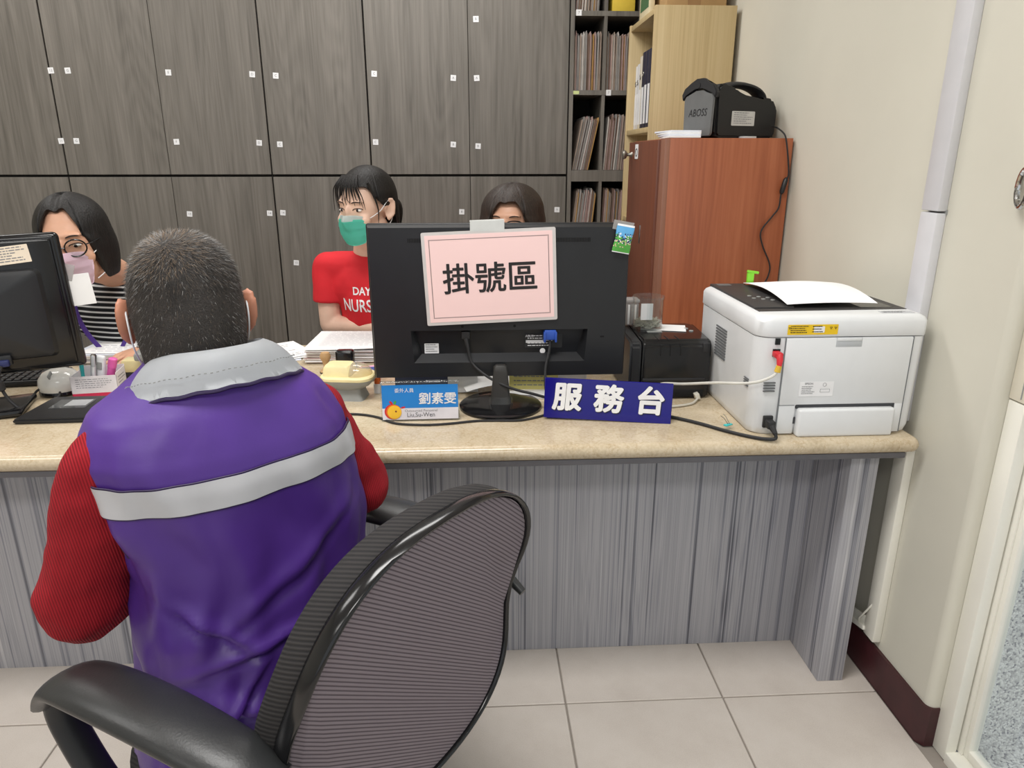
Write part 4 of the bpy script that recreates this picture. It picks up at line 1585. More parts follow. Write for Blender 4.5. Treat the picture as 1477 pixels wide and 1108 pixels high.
# ------------------------------------------------------------------ the women behind the counter
def woman(label, root, yaw, head_loc, hyaw, hpitch, hroll, hs, skin, shoulder_z, lean, shirt_mat, sleeves, elbows, wrists, ears=True, chest_y=0.0, wide=1.0, seatlabel=''):
    t = thing('person', label, 'person', root)
    fw = V((-math.sin(R(yaw)), math.cos(R(yaw)), 0))
    rt = V((math.cos(R(yaw)), math.sin(R(yaw)), 0))

    def L(x, y_, z):
        return rt * x + fw * y_ + V((0, 0, z))
    W = lambda p: V(p) - V(root)
    H = head_matrix(W(head_loc), hyaw, hpitch, hroll)
    J = dict(fw=fw, pelvis=L(0, 0, 0.54), chest=L(0, lean * 0.6, shoulder_z - 0.11), neck=L(0, lean, shoulder_z + 0.05), headbase=H @ (V((0, -0.03, -0.07)) * hs),
             shL=L(-0.150 * wide, lean * 0.9, shoulder_z - 0.035), shR=L(0.150 * wide, lean * 0.9, shoulder_z - 0.035), elL=W(elbows[0]), elR=W(elbows[1]), wrL=W(wrists[0]), wrR=W(wrists[1]),
             hipL=L(-0.085, 0.04, 0.53), hipR=L(0.085, 0.04, 0.53), knL=L(-0.11, 0.36, 0.50), knR=L(0.11, 0.36, 0.50), anL=L(-0.11, 0.30, 0.085), anR=L(0.11, 0.30, 0.085))
    q_ = MB()
    head_shape(q_, H, hs, ears=ears)
    body_parts(q_, J, 0.9)
    for k, sd in (('L', 1), ('R', -1)):
        dv = (J['wr' + k] - J['el' + k])
        dv.z = 0
        hand(q_, J['wr' + k], dv.normalized() + V((0, 0, -0.08)), (0, 0, 1), sd, 0.92)
    t_body = q_.remesh('body', skin, t, 0.005, 5)
    rot = Matrix((rt, fw, V((0, 0, 1)))).transposed()
    q_ = MB()
    limb(q_, [L(0, 0, 0.52), L(0, lean * 0.3, 0.68), L(0, lean * 0.6, shoulder_z - 0.12)], [0.125, 0.122, 0.122])
    q_.sph(L(0, lean * 0.6, shoulder_z - 0.09), (0.165 * wide, 0.115, 0.115), rot)
    q_.sph(L(0, 0, 0.55), (0.165, 0.13, 0.10), rot)
    q_.sph(L(0, lean * 0.85, shoulder_z - 0.03), (0.115 * wide, 0.072, 0.058), rot)
    for k in 'LR':
        e_ = J['sh' + k] + (J['el' + k] - J['sh' + k]) * sleeves
        q_.tube([J['sh' + k], J['sh' + k] * 0.5 + e_ * 0.5, e_], [0.050, 0.053, 0.057 if sleeves < 1 else 0.048], 20)
        q_.sph(J['sh' + k], 0.050)
        limb(q_, [J['sh' + k], L(0, lean * 0.8, shoulder_z - 0.05)], [0.049, 0.075])
        if sleeves >= 1:
            limb(q_, [J['el' + k], J['wr' + k]], [0.052, 0.036])

    def folds(me_):
        nrm_ = [v.normal.copy() for v in me_.vertices]
        for v, nn in zip(me_.vertices, nrm_):
            c_ = v.co
            v.co = c_ + nn * (noise.noise(V((c_.x * 12, c_.y * 12, c_.z * 16))) * 0.006)
    shirt = q_.remesh('shirt', shirt_mat, t, 0.006, 5, post=folds)
    q_ = MB()
    for k in 'LR':
        limb(q_, [J['hip' + k], J['kn' + k]], [0.085, 0.06])
        limb(q_, [J['kn' + k], J['an' + k]], [0.06, 0.05])
    q_.remesh('trousers', navy_cloth, t, 0.010, 5)
    for k in 'LR':
        q_ = MB()
        q_.sph(J['an' + k] + fw * 0.06 - V((0, 0, 0.045)), (0.042, 0.115, 0.038), rot)
        q_.sph(J['an' + k] - V((0, 0, 0.025)), (0.04, 0.055, 0.05), rot)
        q_.remesh('shoe', black_mt, t, 0.007, 4)
    st = thing('task_stool', 'black task stool under the ' + seatlabel, 'stool', (root[0], root[1], 0))
    q_ = MB()
    q_.lathe([(0.02, 0.40), (0.17, 0.40), (0.18, 0.415), (0.175, 0.435), (0.02, 0.44)])
    q_.build('seat', chair_fab, st)
    q_ = MB()
    q_.cyl((0, 0, 0.05), (0, 0, 0.40), 0.025)
    q_.build('post', chair_pl, st)
    q_ = MB()
    q_.lathe([(0.03, 0.06), (0.10, 0.04), (0.22, 0.02), (0.225, 0.004), (0.0251, 0.004)])
    q_.build('base', chair_pl, st)
    return t, H, L, J, shirt, t_body


# woman on the left: bob, round glasses, pink mask, striped knit, lanyard
w1, H1, L1, J1, S1, B1 = woman('woman with a black bob, round glasses and pink mask in a striped top', (-1.16, 2.46, 0), 184, (-1.152, 2.15, 1.070), 189, -5, 6, 1.08, skin_w, 0.90, 0.10, stripe_knit, 1.0,
                           ((-0.90, 2.38, 0.74), (-1.43, 2.38, 0.74)), ((-1.0, 2.17, 0.745), (-1.36, 2.17, 0.735)), ears=False, wide=1.08, seatlabel='woman in the striped top')


def bob(a):
    a = abs(a)
    return 0.098 * (1 - sm(a, 16, 48)) + (-0.098) * sm(a, 30, 62)


hair_cap(w1, H1, 1.08, bob, hair_m, top=0.130, swell=1.04, part=0.007, drop_r=1.2)
face_mask(w1, H1, 1.08, [mask_p])
eyes(w1, H1, 1.08, (0.0, -0.001), 0.001, B1)
q = MB()
for sx in (-1, 1):
    rg = [H1 @ (V((sx * 0.034 + 0.0245 * math.cos(a), 0.104 - 0.006 * (abs(sx * 0.034 + 0.0245 * math.cos(a)) / 0.06) ** 2 * 2, 0.000 + 0.0215 * math.sin(a))) * 1.08) for a in [2 * math.pi * k / 26 for k in range(26)]]
    q.tube(rg, 0.0021, 8, closed=True)
    q.tube([H1 @ (V(p) * 1.08) for p in ((sx * 0.0585, 0.096, 0.006), (sx * 0.072, 0.085, 0.008), (sx * 0.080, 0.02, 0.010), (sx * 0.081, -0.01, 0.004))], 0.0017, 8)
q.tube([H1 @ (V(p) * 1.08) for p in ((-0.010, 0.105, 0.003), (0, 0.109, 0.006), (0.010, 0.105, 0.003))], 0.0018, 8)
gl = q.build('glasses', black_gl, w1)
q = MB()
for sx in (-1, 1):
    q.sph(H1 @ (V((sx * 0.034, 0.1015, 0)) * 1.08), (0.026, 0.002, 0.0225), H1.to_3x3().normalized())
q.build('lens', glass_m, gl)
# open neckline of the top: skin yoke and lanyard
q = MB()
for sx in (-1, 1):
    pts = [L1(sx * 0.075, 0.135, 0.955), L1(sx * 0.088, 0.20, 0.90), L1(sx * 0.085, 0.225, 0.85), L1(sx * 0.06, 0.232, 0.78), L1(sx * 0.012, 0.225, 0.70)]
    p = smooth_path(pts, 6)
    q.tube(p, [(0.002, 0.007)] * len(p), 8, flat=fwM * -1 if False else tuple(L1(0, 1, 0)))
q.build('lanyard', lanyard, w1, label='purple ribbon lanyard')

# woman in the middle: ponytail, teal mask, red tee
w2, H2, L2, J2, S2, B2 = woman('young woman with a ponytail and teal mask in a red T-shirt', (-0.35, 2.60, 0), 172, (-0.345, 2.40, 1.150), 150, -6, 0, 1.0, skin_f, 0.975, 0.10, red_tee, 0.60,
                           ((-0.17, 2.50, 0.745), (-0.515, 2.52, 0.735)), ((-0.165, 2.27, 0.737), (-0.30, 2.43, 0.737)), seatlabel='ponytail woman in red')


def pony(a):
    a = abs(a)
    return 0.074 * (1 - sm(a, 35, 80)) + 0.006 * sm(a, 35, 80) * (1 - sm(a, 96, 120)) + (-0.072) * sm(a, 96, 130)


hair_cap(w2, H2, 1.0, pony, hair_m, top=0.131, swell=1.0, drop_r=0.3)
q = MB()
pt = smooth_path([(0.0, -0.10, -0.010), (0.0, -0.135, -0.012), (0.01, -0.165, -0.04), (0.02, -0.175, -0.10), (0.025, -0.165, -0.17)], 6)
q.tube([H2 @ p for p in pt], [0.016 + 0.014 * math.sin(math.pi * min(1, i / 18)) if i < 18 else max(0.004, 0.018 - 0.002 * (i - 18)) for i in range(len(pt))], 14)
q.build('ponytail', hair_m, w2)
q = MB()
q.tube([H2 @ V((0.018 * math.cos(a), -0.122, -0.012 + 0.018 * math.sin(a))) for a in [2 * math.pi * k / 16 for k in range(16)]], 0.005, 8, closed=True)
q.build('hair_tie', black_mt, w2)
q = MB()
for k in range(17):
    f_ = k / 16
    x0 = -0.052 + 0.104 * f_
    pts = [V((x0 * 0.55, 0.062, 0.108)), V((x0 * 0.85, 0.088, 0.078)), V((x0 * 1.05 + 0.004 * math.sin(k * 2.1), 0.0965 - 0.25 * abs(x0), 0.045 + 0.006 * math.sin(k * 1.7))), V((x0 * 1.15 + 0.006 * math.sin(k * 3.3), 0.0955 - 0.28 * abs(x0), 0.028 + 0.010 * math.sin(k * 2.7) - 0.022 * (abs(x0) > 0.042)))]
    p = smooth_path(pts, 4)
    q.tube([H2 @ v for v in p], [0.0030 * (1 - 0.8 * i / (len(p) - 1)) for i in range(len(p))], 6)
for sx in (-1, 1):
    p = smooth_path([(sx * 0.060, 0.055, 0.085), (sx * 0.074, 0.048, 0.04), (sx * 0.078, 0.040, 0.0), (sx * 0.076, 0.044, -0.04)], 4)
    q.tube([H2 @ v for v in p], [0.005 * (1 - 0.8 * i / (len(p) - 1)) for i in range(len(p))], 6)
q.build('fringe', hair_m, w2)
face_mask(w2, H2, 1.0, [mask_g, mat('pale_mask_edge', (214, 226, 224), 0.8)])
eyes(w2, H2, 1.0, (0.0, 0.0), 0.0004, B2)

# woman on the right: short brown hair, glasses, mostly behind the monitor
w3, H3, L3, J3, S3, B3 = woman('woman with short brown hair and glasses behind the large monitor', (0.13, 2.52, 0), 178, (0.120, 2.24, 1.115), 163, -4, 0, 0.94, skin_w, 0.88, 0.12, mat('grey_cotton', (120, 120, 128), 0.85), 0.8,
                           ((0.33, 2.45, 0.745), (0.0, 2.47, 0.745)), ((0.23, 2.18, 0.74), (0.07, 2.18, 0.74)), ears=False, seatlabel='short-haired woman behind the large monitor')


def crop(a):
    a2 = abs(a + 6)
    return 0.076 * (1 - sm(a2, 14, 46)) + (-0.045) * sm(a2, 22, 60) * (1 - sm(a2, 100, 130)) + (-0.08) * sm(a2, 100, 130)


hair_cap(w3, H3, 0.94, crop, hair_b, top=0.124, swell=1.20, part=0.004)
eyes(w3, H3, 0.94, (0, -0.001), 0.001, B3)
q = MB()
for sx in (-1, 1):
    rg = [H3 @ (V((sx * 0.033 + 0.025 * math.copysign(abs(math.cos(a)) ** 0.7, math.cos(a)), 0.104 - 0.006 * (abs(sx * 0.033 + 0.025 * math.cos(a)) / 0.06) ** 2 * 2, 0.000 + 0.017 * math.copysign(abs(math.sin(a)) ** 0.7, math.sin(a)))) * 0.94) for a in [2 * math.pi * k / 26 for k in range(26)]]
    q.tube(rg, 0.0021, 8, closed=True)
    q.tube([H3 @ (V(p) * 0.94) for p in ((sx * 0.0585, 0.094, 0.006), (sx * 0.074, 0.08, 0.008), (sx * 0.082, 0.0, 0.008))], 0.0017, 8)
q.tube([H3 @ (V(p) * 0.94) for p in ((-0.009, 0.106, 0.003), (0, 0.109, 0.006), (0.009, 0.106, 0.003))], 0.0018, 8)
q.build('glasses', black_gl, w3)
face_mask(w3, H3, 0.94, [mask_w])

# T-shirt lettering laid on the front of the red shirt
def on_shirt(shirt, root_fw, pts_mb, name, material):
    """drop the letters' vertices onto the shirt's surface along the body's facing axis"""
    from mathutils.bvhtree import BVHTree
    me_ = shirt.data
    tree = BVHTree.FromPolygons([v.co for v in me_.vertices], [p.vertices for p in me_.polygons])
    bmesh.ops.triangulate(pts_mb.bm, faces=pts_mb.bm.faces)
    bmesh.ops.subdivide_edges(pts_mb.bm, edges=[e_ for e_ in pts_mb.bm.edges if e_.calc_length() > 0.012], cuts=1)
    for v in pts_mb.bm.verts:
        h = tree.ray_cast(v.co + root_fw * 0.4, -root_fw, 1.0)
        if h[0]:
            v.co = h[0] + root_fw * 0.0016
    return pts_mb.build(name, material, shirt, 0, norm=False)


q = MB()
fr = Matrix.Translation(L2(0, 0.25, 0.0)) @ Matrix.Rotation(R(172), 4, 'Z') @ Matrix.Rotation(R(180), 4, 'Z') @ RX90
fr2 = Matrix.Translation(L2(0.03, 0.25, 0.86)) @ Matrix.Rotation(R(172 + 180), 4, 'Z') @ RX90
q.text('DAY', 0.038, fr2 @ Matrix.Translation((0.022, 0.008, 0)), 0, 0.0008, 0, 'CENTER', 0.85)
q.text('NURSE', 0.062, fr2 @ Matrix.Translation((0.012, -0.044, 0)), 0, 0.0008, 0, 'CENTER', 0.70)
on_shirt(S2, L2(0, 1, 0), q, 'lettering', white_pr)

# ------------------------------------------------------------------ large monitor
mo = thing('monitor', 'large black computer monitor seen from behind on the counter', 'monitor', (0.063, 1.70, 0.70))
fx = lambda x: x - 0.063
fy = lambda y_: y_ - 1.70
fz = lambda z: z - 0.70
q = MB()
q.bx(fx(-0.257), fx(0.385), fy(1.752), fy(1.772), fz(0.765), fz(1.152), 0, 0.004)
# back shell with a sunken connector bay: flat plate with a hole, bay floor behind it
xo0, xo1, zo0, zo1 = fx(-0.249), fx(0.377), fz(0.773), fz(1.144)
xi0, xi1, zi0, zi1 = fx(-0.158), fx(0.284), fz(0.810), fz(0.893)
yb, ym, yc = fy(1.728), fy(1.7525), fy(1.757)
O = [(xo0, zo0), (xo1, zo0), (xo1, zo1), (xo0, zo1)]
I_ = [(xi0 + 0.006, zi0), (xi1 - 0.006, zi0), (xi1, zi1), (xi0, zi1)]
J_ = [(xi0 + 0.024, zi0 + 0.018), (xi1 - 0.024, zi0 + 0.018), (xi1 - 0.006, zi1), (xi0 + 0.006, zi1)]
E_ = [(xo0 - 0.006, zo0 - 0.006), (xo1 + 0.006, zo0 - 0.006), (xo1 + 0.006, zo1 + 0.006), (xo0 - 0.006, zo1 + 0.006)]
for k in range(4):
    n_ = (k + 1) % 4
    q.quad([V((O[k][0], yb, O[k][1])), V((O[n_][0], yb, O[n_][1])), V((I_[n_][0], yb, I_[n_][1])), V((I_[k][0], yb, I_[k][1]))])
    q.quad([V((I_[k][0], yb, I_[k][1])), V((I_[n_][0], yb, I_[n_][1])), V((J_[n_][0], ym, J_[n_][1])), V((J_[k][0], ym, J_[k][1]))])
    q.quad([V((O[k][0], yb, O[k][1])), V((O[n_][0], yb, O[n_][1])), V((E_[n_][0], yc, E_[n_][1])), V((E_[k][0], yc, E_[k][1]))])
q.quad([V((p[0], ym, p[1])) for p in J_])
bmesh.ops.remove_doubles(q.bm, verts=q.bm.verts, dist=0.00005)
q.build('housing', black_pl, mo)
q = MB().bx(fx(-0.245), fx(0.373), fy(1.7715), fy(1.774), fz(0.79), fz(1.14))
q.build('screen', black_gl, mo)
q = MB()
for x in range(0, 116):
    xx = -0.156 + x * 0.0038
    q.bx(fx(xx), fx(xx + 0.0022), fy(1.7270), fy(1.7285), fz(1.109), fz(1.119))
vt = q.build('vent_slots', mat('vent_black', (8, 8, 9), 0.9), mo, 0)
q = MB()
q.cyl((fx(-0.03), fy(1.7285), fz(0.903)), (fx(-0.03), fy(1.7272), fz(0.903)), 0.0035, None, 12)
q.cyl((fx(0.10), fy(1.7285), fz(0.903)), (fx(0.10), fy(1.7272), fz(0.903)), 0.0035, None, 12)
q.bx(fx(0.316), fx(0.326), fy(1.7272), fy(1.7285), fz(0.871), fz(0.875))
q.build('screw_hole', mat('vent_black', (8, 8, 9), 0.9), mo)
q = MB()
Mx = at(fx(-0.109), fy(1.7505), fz(0.842))
q.prism(rrect(0.036, 0.026, 0.001, 1), 0.0004, Mx)
printed(q, Mx @ Matrix.Translation((0, 0, 0.0005)), 0.034, 0.025, 4, 1, 9)
q.build('property_sticker', [white_pr, grey_ink], mo, 0)
q = MB()
Mx = at(fx(0.175), fy(1.7505), fz(0.858))
q.prism(rrect(0.096, 0.036, 0.001, 1), 0.0004, Mx)
printed(q, Mx @ Matrix.Translation((0.0, 0, 0.0005)), 0.092, 0.034, 5, 1, 11, hgt=0.3)
q.text('ASUS', 0.009, Mx @ Matrix.Translation((-0.036, 0.013, 0.0008)), 1)
q.prism(rrect(0.05, 0.007, 0.0005, 1), 0.0004, Mx @ Matrix.Translation((-0.02, -0.001, 0.0006)), 1)
q.build('rating_label', [mat('label_black', (34, 34, 36), 0.5), white_pr], mo, 0)
q = MB()
q.lathe([(0.0005, 0.0), (0.007, 0.0), (0.007, 0.0004), (0.0005, 0.0004)], seg=16)
q.xf(at(fx(0.173), fy(1.7505), fz(0.832)))
q.build('round_sticker', white_pr, mo, 0)
# neck and base
q = MB()
neck = []
for z, w_, d_ in ((0.012, 0.026, 0.018), (0.03, 0.0235, 0.016), (0.06, 0.021, 0.014), (0.095, 0.018, 0.012), (0.107, 0.0165, 0.0105), (0.112, 0.012, 0.008)):
    neck.append([V((p[0], p[1] - 0.004, z)) for p in rrect(w_ * 2, d_ * 2, 0.007, 4)])
q.loft(neck)
q.build('stand_neck', mat('worn_black', (52, 51, 50), 0.45), mo)
q = MB()
q.lathe([(0.0005, 0.0), (0.098, 0.0), (0.104, 0.003), (0.104, 0.007), (0.098, 0.011), (0.06, 0.013), (0.0005, 0.0135)], seg=48)
q.build('stand_base', black_gl, mo)
q = MB()
q.loft([[V((p[0], p[1] - 0.004, z)) for p in rrect(0.062 - k * 0.003, 0.044 - k * 0.003, 0.009, 4)] for k, z in enumerate((0.0125, 0.02, 0.032))], 0, False)
q.build('clear_collar', acryl, mo)
q = MB()
q.box((0, 0.02, 0.036), (0.035, 0.06, 0.05), None, 0, 0.006)
q.build('hinge_block', black_mt, mo)
# leads
q = MB()
q.box((fx(-0.022), fy(1.742), fz(0.878)), (0.022, 0.016, 0.02), None, 0, 0.003)
q.cyl((fx(-0.022), fy(1.738), fz(0.870)), (fx(-0.016), fy(1.733), fz(0.842)), 0.006, 0.004)
pl = q.build('power_plug', black_mt, mo)
q = MB()
q.tube(smooth_path([(fx(-0.017), fy(1.734), fz(0.845)), (fx(-0.008), fy(1.728), fz(0.81)), (fx(0.02), fy(1.712), fz(0.785)), (fx(0.06), fy(1.685), fz(0.767)), (fx(0.10), fy(1.678), fz(0.752)), (fx(0.14), fy(1.675), fz(0.742)), (fx(0.18), fy(1.68), fz(0.728)), (fx(0.22), fy(1.70), fz(0.708))]), 0.0035, 8)
q.build('power_lead', black_mt, pl)
q = MB()
q.box((fx(0.19), fy(1.738), fz(0.878)), (0.030, 0.024, 0.026), None, 0, 0.003)
q.box((fx(0.176), fy(1.738), fz(0.873)), (0.005, 0.03, 0.026), None, 0, 0.001)
q.box((fx(0.204), fy(1.738), fz(0.873)), (0.005, 0.03, 0.026), None, 0, 0.001)
pl = q.build('video_plug', vga_blue, mo)
q = MB()
q.tube(smooth_path([(fx(0.19), fy(1.735), fz(0.866)), (fx(0.188), fy(1.728), fz(0.84)), (fx(0.178), fy(1.715), fz(0.80)), (fx(0.176), fy(1.70), fz(0.765)), (fx(0.178), fy(1.69), fz(0.735)), (fx(0.18), fy(1.68), fz(0.71))]), 0.0035, 8)
q.build('video_lead', black_mt, pl)

# registration sign taped to it
sg = thing('paper_sign', 'laminated pink paper sign with three large black characters taped to the large monitor', 'sign', (0.041, 1.7235, 1.026))
sg.rotation_euler = (0, R(-2.3), 0)
MB().prism(rrect(0.322, 0.226, 0.004, 3), 0.0014, at(0, 0, 0)).build('laminate_sheet', laminate, sg)
q = MB().prism(rrect(0.306, 0.211, 0.001, 1), 0.0003, at(0, -0.0015, 0))
ps = q.build('pink_sheet', pink_paper, sg, 0)
q = MB()
q.bold('掛號區', 0.078, at(0.0, -0.0024, -0.006), 0, 0.0011)
q.build('lettering', ink, ps, 0, label='black characters')
q = MB()
for k in range(96):
    x = -0.143 + 0.286 * k / 95
    for z in (0.0945, -0.0945):
        q.bx(x - 0.0009, x + 0.0009, -0.0022, -0.0020, z - 0.0009, z + 0.0009)
for k in range(64):
    z = -0.0945 + 0.189 * k / 63
    for x in (-0.143, 0.143):
        q.bx(x - 0.0009, x + 0.0009, -0.0022, -0.0020, z - 0.0009, z + 0.0009)
q.build('dotted_border', ink, ps, 0)
q = MB()
q.box((-0.002, -0.001, 0.122), (0.082, 0.0012, 0.026), Matrix.Rotation(R(2), 3, 'Y'), 0, 0.0004, 1)
q.box((-0.002, 0.012, 0.1345), (0.082, 0.026, 0.0012), None, 0, 0.0004, 1)
q.build('tape', mat('frosted_tape', (206, 208, 206), 0.3), sg)

# small packet stuck to the top corner
sp = thing('snack_packet', 'tiny blue and green packet in clear tape on the top corner of the large monitor', 'packet', (0.362, 1.7225, 1.116))
sp.rotation_euler = (0, R(10), 0)
q = MB()
rings = []
for j in range(31):
    t = j / 30
    z = 0.034 - 0.068 * t
    th = 0.001 + 0.006 * math.sin(math.pi * t)
    rings.append([V((0.021 * math.cos(a) * (1 + 0.04 * math.sin(9 * t)), -th * math.sin(a) * 0.9 - 0.003, z)) for a in [2 * math.pi * k / 44 for k in range(44)]])
q.loft(rings)
for f_ in q.bm.faces:
    c_ = f_.calc_center_median()
    nn_ = noise.noise(V((c_.x * 90, 3.1, c_.z * 90)))
    n2_ = noise.noise(V((c_.x * 260, 7.7, c_.z * 260)))
    f_.material_index = 4 if c_.z > 0.029 or c_.z < -0.031 else (0 if c_.z > 0.004 + 0.012 * nn_ else 2)
    if abs(c_.z - 0.002) < 0.012 + 0.004 * nn_ and n2_ > 0.08:
        f_.material_index = 1 if n2_ > 0.2 else 4
    elif -0.02 < c_.z < -0.004 and n2_ < -0.22:
        f_.material_index = 3
q.build('wrapper', [mat('packet_blue', (96, 170, 222), 0.35), mat('packet_navy', (38, 48, 92), 0.35), mat('packet_green', (84, 168, 70), 0.35), mat('packet_peach', (226, 190, 170), 0.35), white_pr], sp)
q = MB()
q.box((-0.006, 0.0, 0.03), (0.05, 0.0016, 0.022), None, 0, 0.0003, 1)
q.build('tape', acryl_milky, sp)

# ------------------------------------------------------------------ second monitor at the left edge
m2 = thing('monitor', 'smaller black monitor turned sideways at the left end of the counter', 'monitor', (-1.178, 1.735, 0.70), 17)
q = MB()
q.bx(-0.26, 0.200, 0.012, 0.040, 0.088, 0.425, 0, 0.012, 3)
q.bx(-0.24, 0.185, 0.004, 0.02, 0.10, 0.412, 0, 0.006)
q.build('housing', black_gl, m2)
q = MB()
rings = []
for s_, y_ in ((1.0, 0.004), (0.96, -0.006), (0.86, -0.012), (0.02, -0.014)):
    rings.append([V((-0.03 + p[0] * s_, y_, 0.235 + p[1] * s_)) for p in rrect(0.36, 0.22, 0.014, 3)])
q.loft(rings, 0, False)
q.build('back_shell', black_pl, m2, 30)
q = MB().bx(-0.25, 0.19, 0.0395, 0.042, 0.10, 0.415).build('screen', black_gl, m2)
q = MB()
Mx = Matrix.Translation((0.085, 0.0028, 0.378)) @ Matrix.Rotation(R(-4), 4, 'Y') @ RX90
q.prism(rrect(0.105, 0.042, 0.001, 1), 0.0006, Mx)
printed(q, Mx @ Matrix.Translation((0, 0, 0.0006)), 0.1, 0.039, 6, 1, 21)
q.build('property_label', [mat('cream_label', (236, 222, 202), 0.6), grey_ink], m2, 0)
q = MB()
q.box((-0.035, 0.0, 0.01), (0.19, 0.15, 0.016), None, 0, 0.006)
q.build('stand_base', black_gl, m2)
q = MB()
q.box((-0.04, 0.005, 0.08), (0.06, 0.025, 0.14), None, 0, 0.006)
q.build('stand_neck', black_pl, m2)
q = MB()
q.box((0.030, -0.02, 0.125), (0.034, 0.02, 0.016), None, 0, 0.003)
q.box((0.03, -0.015, 0.131), (0.044, 0.012, 0.024), None, 1, 0.002)
pl = q.build('video_plug', [mat('plug_navy', (36, 44, 92), 0.4), black_pl], m2)
q = MB()
q.tube(smooth_path([(0.03, -0.03, 0.121), (0.022, -0.036, 0.10), (0.02, -0.038, 0.075), (0.03, -0.04, 0.04), (0.05, -0.045, 0.012)]), 0.004, 8)
q.tube([(0.0195, -0.038, 0.088), (0.0195, -0.038, 0.085), (0.0205, -0.038, 0.064), (0.0205, -0.038, 0.061)], [0.005, 0.0095, 0.0095, 0.005], 14)
q.build('video_lead', black_mt, pl)
q = MB()
q.bx(-0.02, 0.0, -0.0155, -0.0135, 0.118, 0.126, 0, 0.0005)
q.build('socket', steel, m2)
s2 = thing('paper_sign', 'laminated pink sheet with a dotted border taped to the monitor at the left edge', 'sign', (-1.178, 1.735, 0.70), 17)
q = MB().prism(rrect(0.22, 0.29, 0.004, 3), 0.0014, at(-0.097, -0.0155, 0.252))
q.build('laminate_sheet', laminate, s2)
q = MB().prism(rrect(0.205, 0.275, 0.001, 1), 0.0003, at(-0.097, -0.017, 0.252))
ps = q.build('pink_sheet', pink_paper, s2, 0)
q = MB()
for k in range(88):
    z = 0.252 - 0.128 + 0.256 * k / 87
    q.bx(-0.0055, -0.0037, -0.0178, -0.0175, z - 0.0009, z + 0.0009)
q.build('dotted_border', ink, ps, 0)
# white slip taped to the edge
ws = thing('note_slip', 'blank white paper slip taped to the right edge of the left monitor', 'note', (-1.178, 1.735, 0.70), 17)
q = MB()
q.box((0.222, 0.03, 0.280), (0.052, 0.0008, 0.078), Matrix.Rotation(R(-3), 3, 'Y'), 0, 0.0002, 1)
q.build('slip', paper_m, ws)
q = MB().box((0.203, 0.029, 0.325), (0.022, 0.001, 0.04), Matrix.Rotation(R(20), 3, 'Y'), 0, 0.0002, 1).build('tape', acryl_milky, ws)

for o in (m2, s2, ws):
    o.rotation_euler = (0, R(-2.0), R(17))

# ------------------------------------------------------------------ service-desk sign and name plate
sd = thing('desk_sign', 'royal blue acrylic desk sign with three white characters', 'sign', (0.314, 1.585, 0.70), -9)
q = MB()
q.box((0, 0, 0.051), (0.302, 0.005, 0.098), Matrix.Rotation(R(-6), 3, 'X') @ Matrix.Rotation(R(1.2), 3, 'Y'), 0, 0.001, 1)
q.build('plate', blue_sign, sd)
q = MB()
Mx = Matrix.Translation((0.0, -0.0032, 0.053)) @ Matrix.Rotation(R(-6), 4, 'X') @ Matrix.Rotation(R(1.2), 4, 'Y') @ RX90
for i, chh in enumerate('服務台'):
    q.bold(chh, 0.070, Mx @ Matrix.Translation((-0.097 + 0.098 * i, -0.001, 0.0012)), 0, 0.0026, 0.05)
q.build('lettering', white_pr, sd, 0, label='bold white characters')
q = MB()
for i, chh in enumerate('服務台'):
    q.bold(chh, 0.070, Mx @ Matrix.Translation((-0.0955 + 0.098 * i, -0.0025, 0.0006)), 0, 0.0030, 0.05)
q.build('letter_shadow', mat('navy_print', (8, 8, 40), 0.4), sd, 0)
q = MB()
q.box((0, 0.030, 0.0015), (0.29, 0.055, 0.003), None, 0, 0.0005, 1)
q.build('foot', blue_sign, sd)

npl = thing('name_plate', 'clear acrylic name plate with a blue and white card and a fruit emblem', 'name plate', (-0.132, 1.612, 0.70), 1)
q = MB()
q.box((0, 0.0, 0.049), (0.186, 0.004, 0.098), Matrix.Rotation(R(-4), 3, 'X'), 0, 0.001, 1)
q.box((0, 0.03, 0.002), (0.186, 0.06, 0.004), None, 0, 0.0008, 1)
q.box((0, 0.0015, 0.0975), (0.186, 0.014, 0.003), None, 0, 0.0008, 1)
q.build('holder', acryl, npl)
Mp = Matrix.Translation((0, -0.0026, 0.049)) @ Matrix.Rotation(R(-4), 4, 'X') @ RX90
q = MB()
q.prism([(-0.09, -0.044), (0.09, -0.044), (0.09, -0.016), (-0.09, -0.016)], 0.0003, Mp, 1)
q.prism([(-0.09, -0.016), (0.09, -0.016), (0.09, 0.041), (-0.09, 0.041)], 0.0003, Mp, 0)
card = q.build('card', [sky_blue, mat('pale_card', (226, 224, 232), 0.5)], npl, 0)
q = MB()
q.text('委外人員', 0.0115, Mp @ Matrix.Translation((-0.037, 0.027, 0.0008)), 0)
q.bold('劉素雯', 0.0300, Mp @ Matrix.Translation((0.041, 0.005, 0.0008)), 0, 0.0005, 0.04)
q.text('Outsourced Personnel', 0.0085, Mp @ Matrix.Translation((0.002, -0.0225, 0.0008)), 1, 0.0)
q.text('Liu,Su-Wen', 0.0155, Mp @ Matrix.Translation((0.001, -0.033, 0.0008)), 2, 0.0, 0, 'CENTER', 0.92)
q.build('lettering', [white_pr, grey_ink, mat('dark_print', (92, 90, 98), 0.6)], card, 0)
q = MB()


def disc(mb, M, r, z, mi, n=24, sx=1.0):
    mb.prism([(r * sx * math.cos(2 * math.pi * k / n), r * math.sin(2 * math.pi * k / n)) for k in range(n)], 0.0002, M @ Matrix.Translation((0, 0, z)), mi)


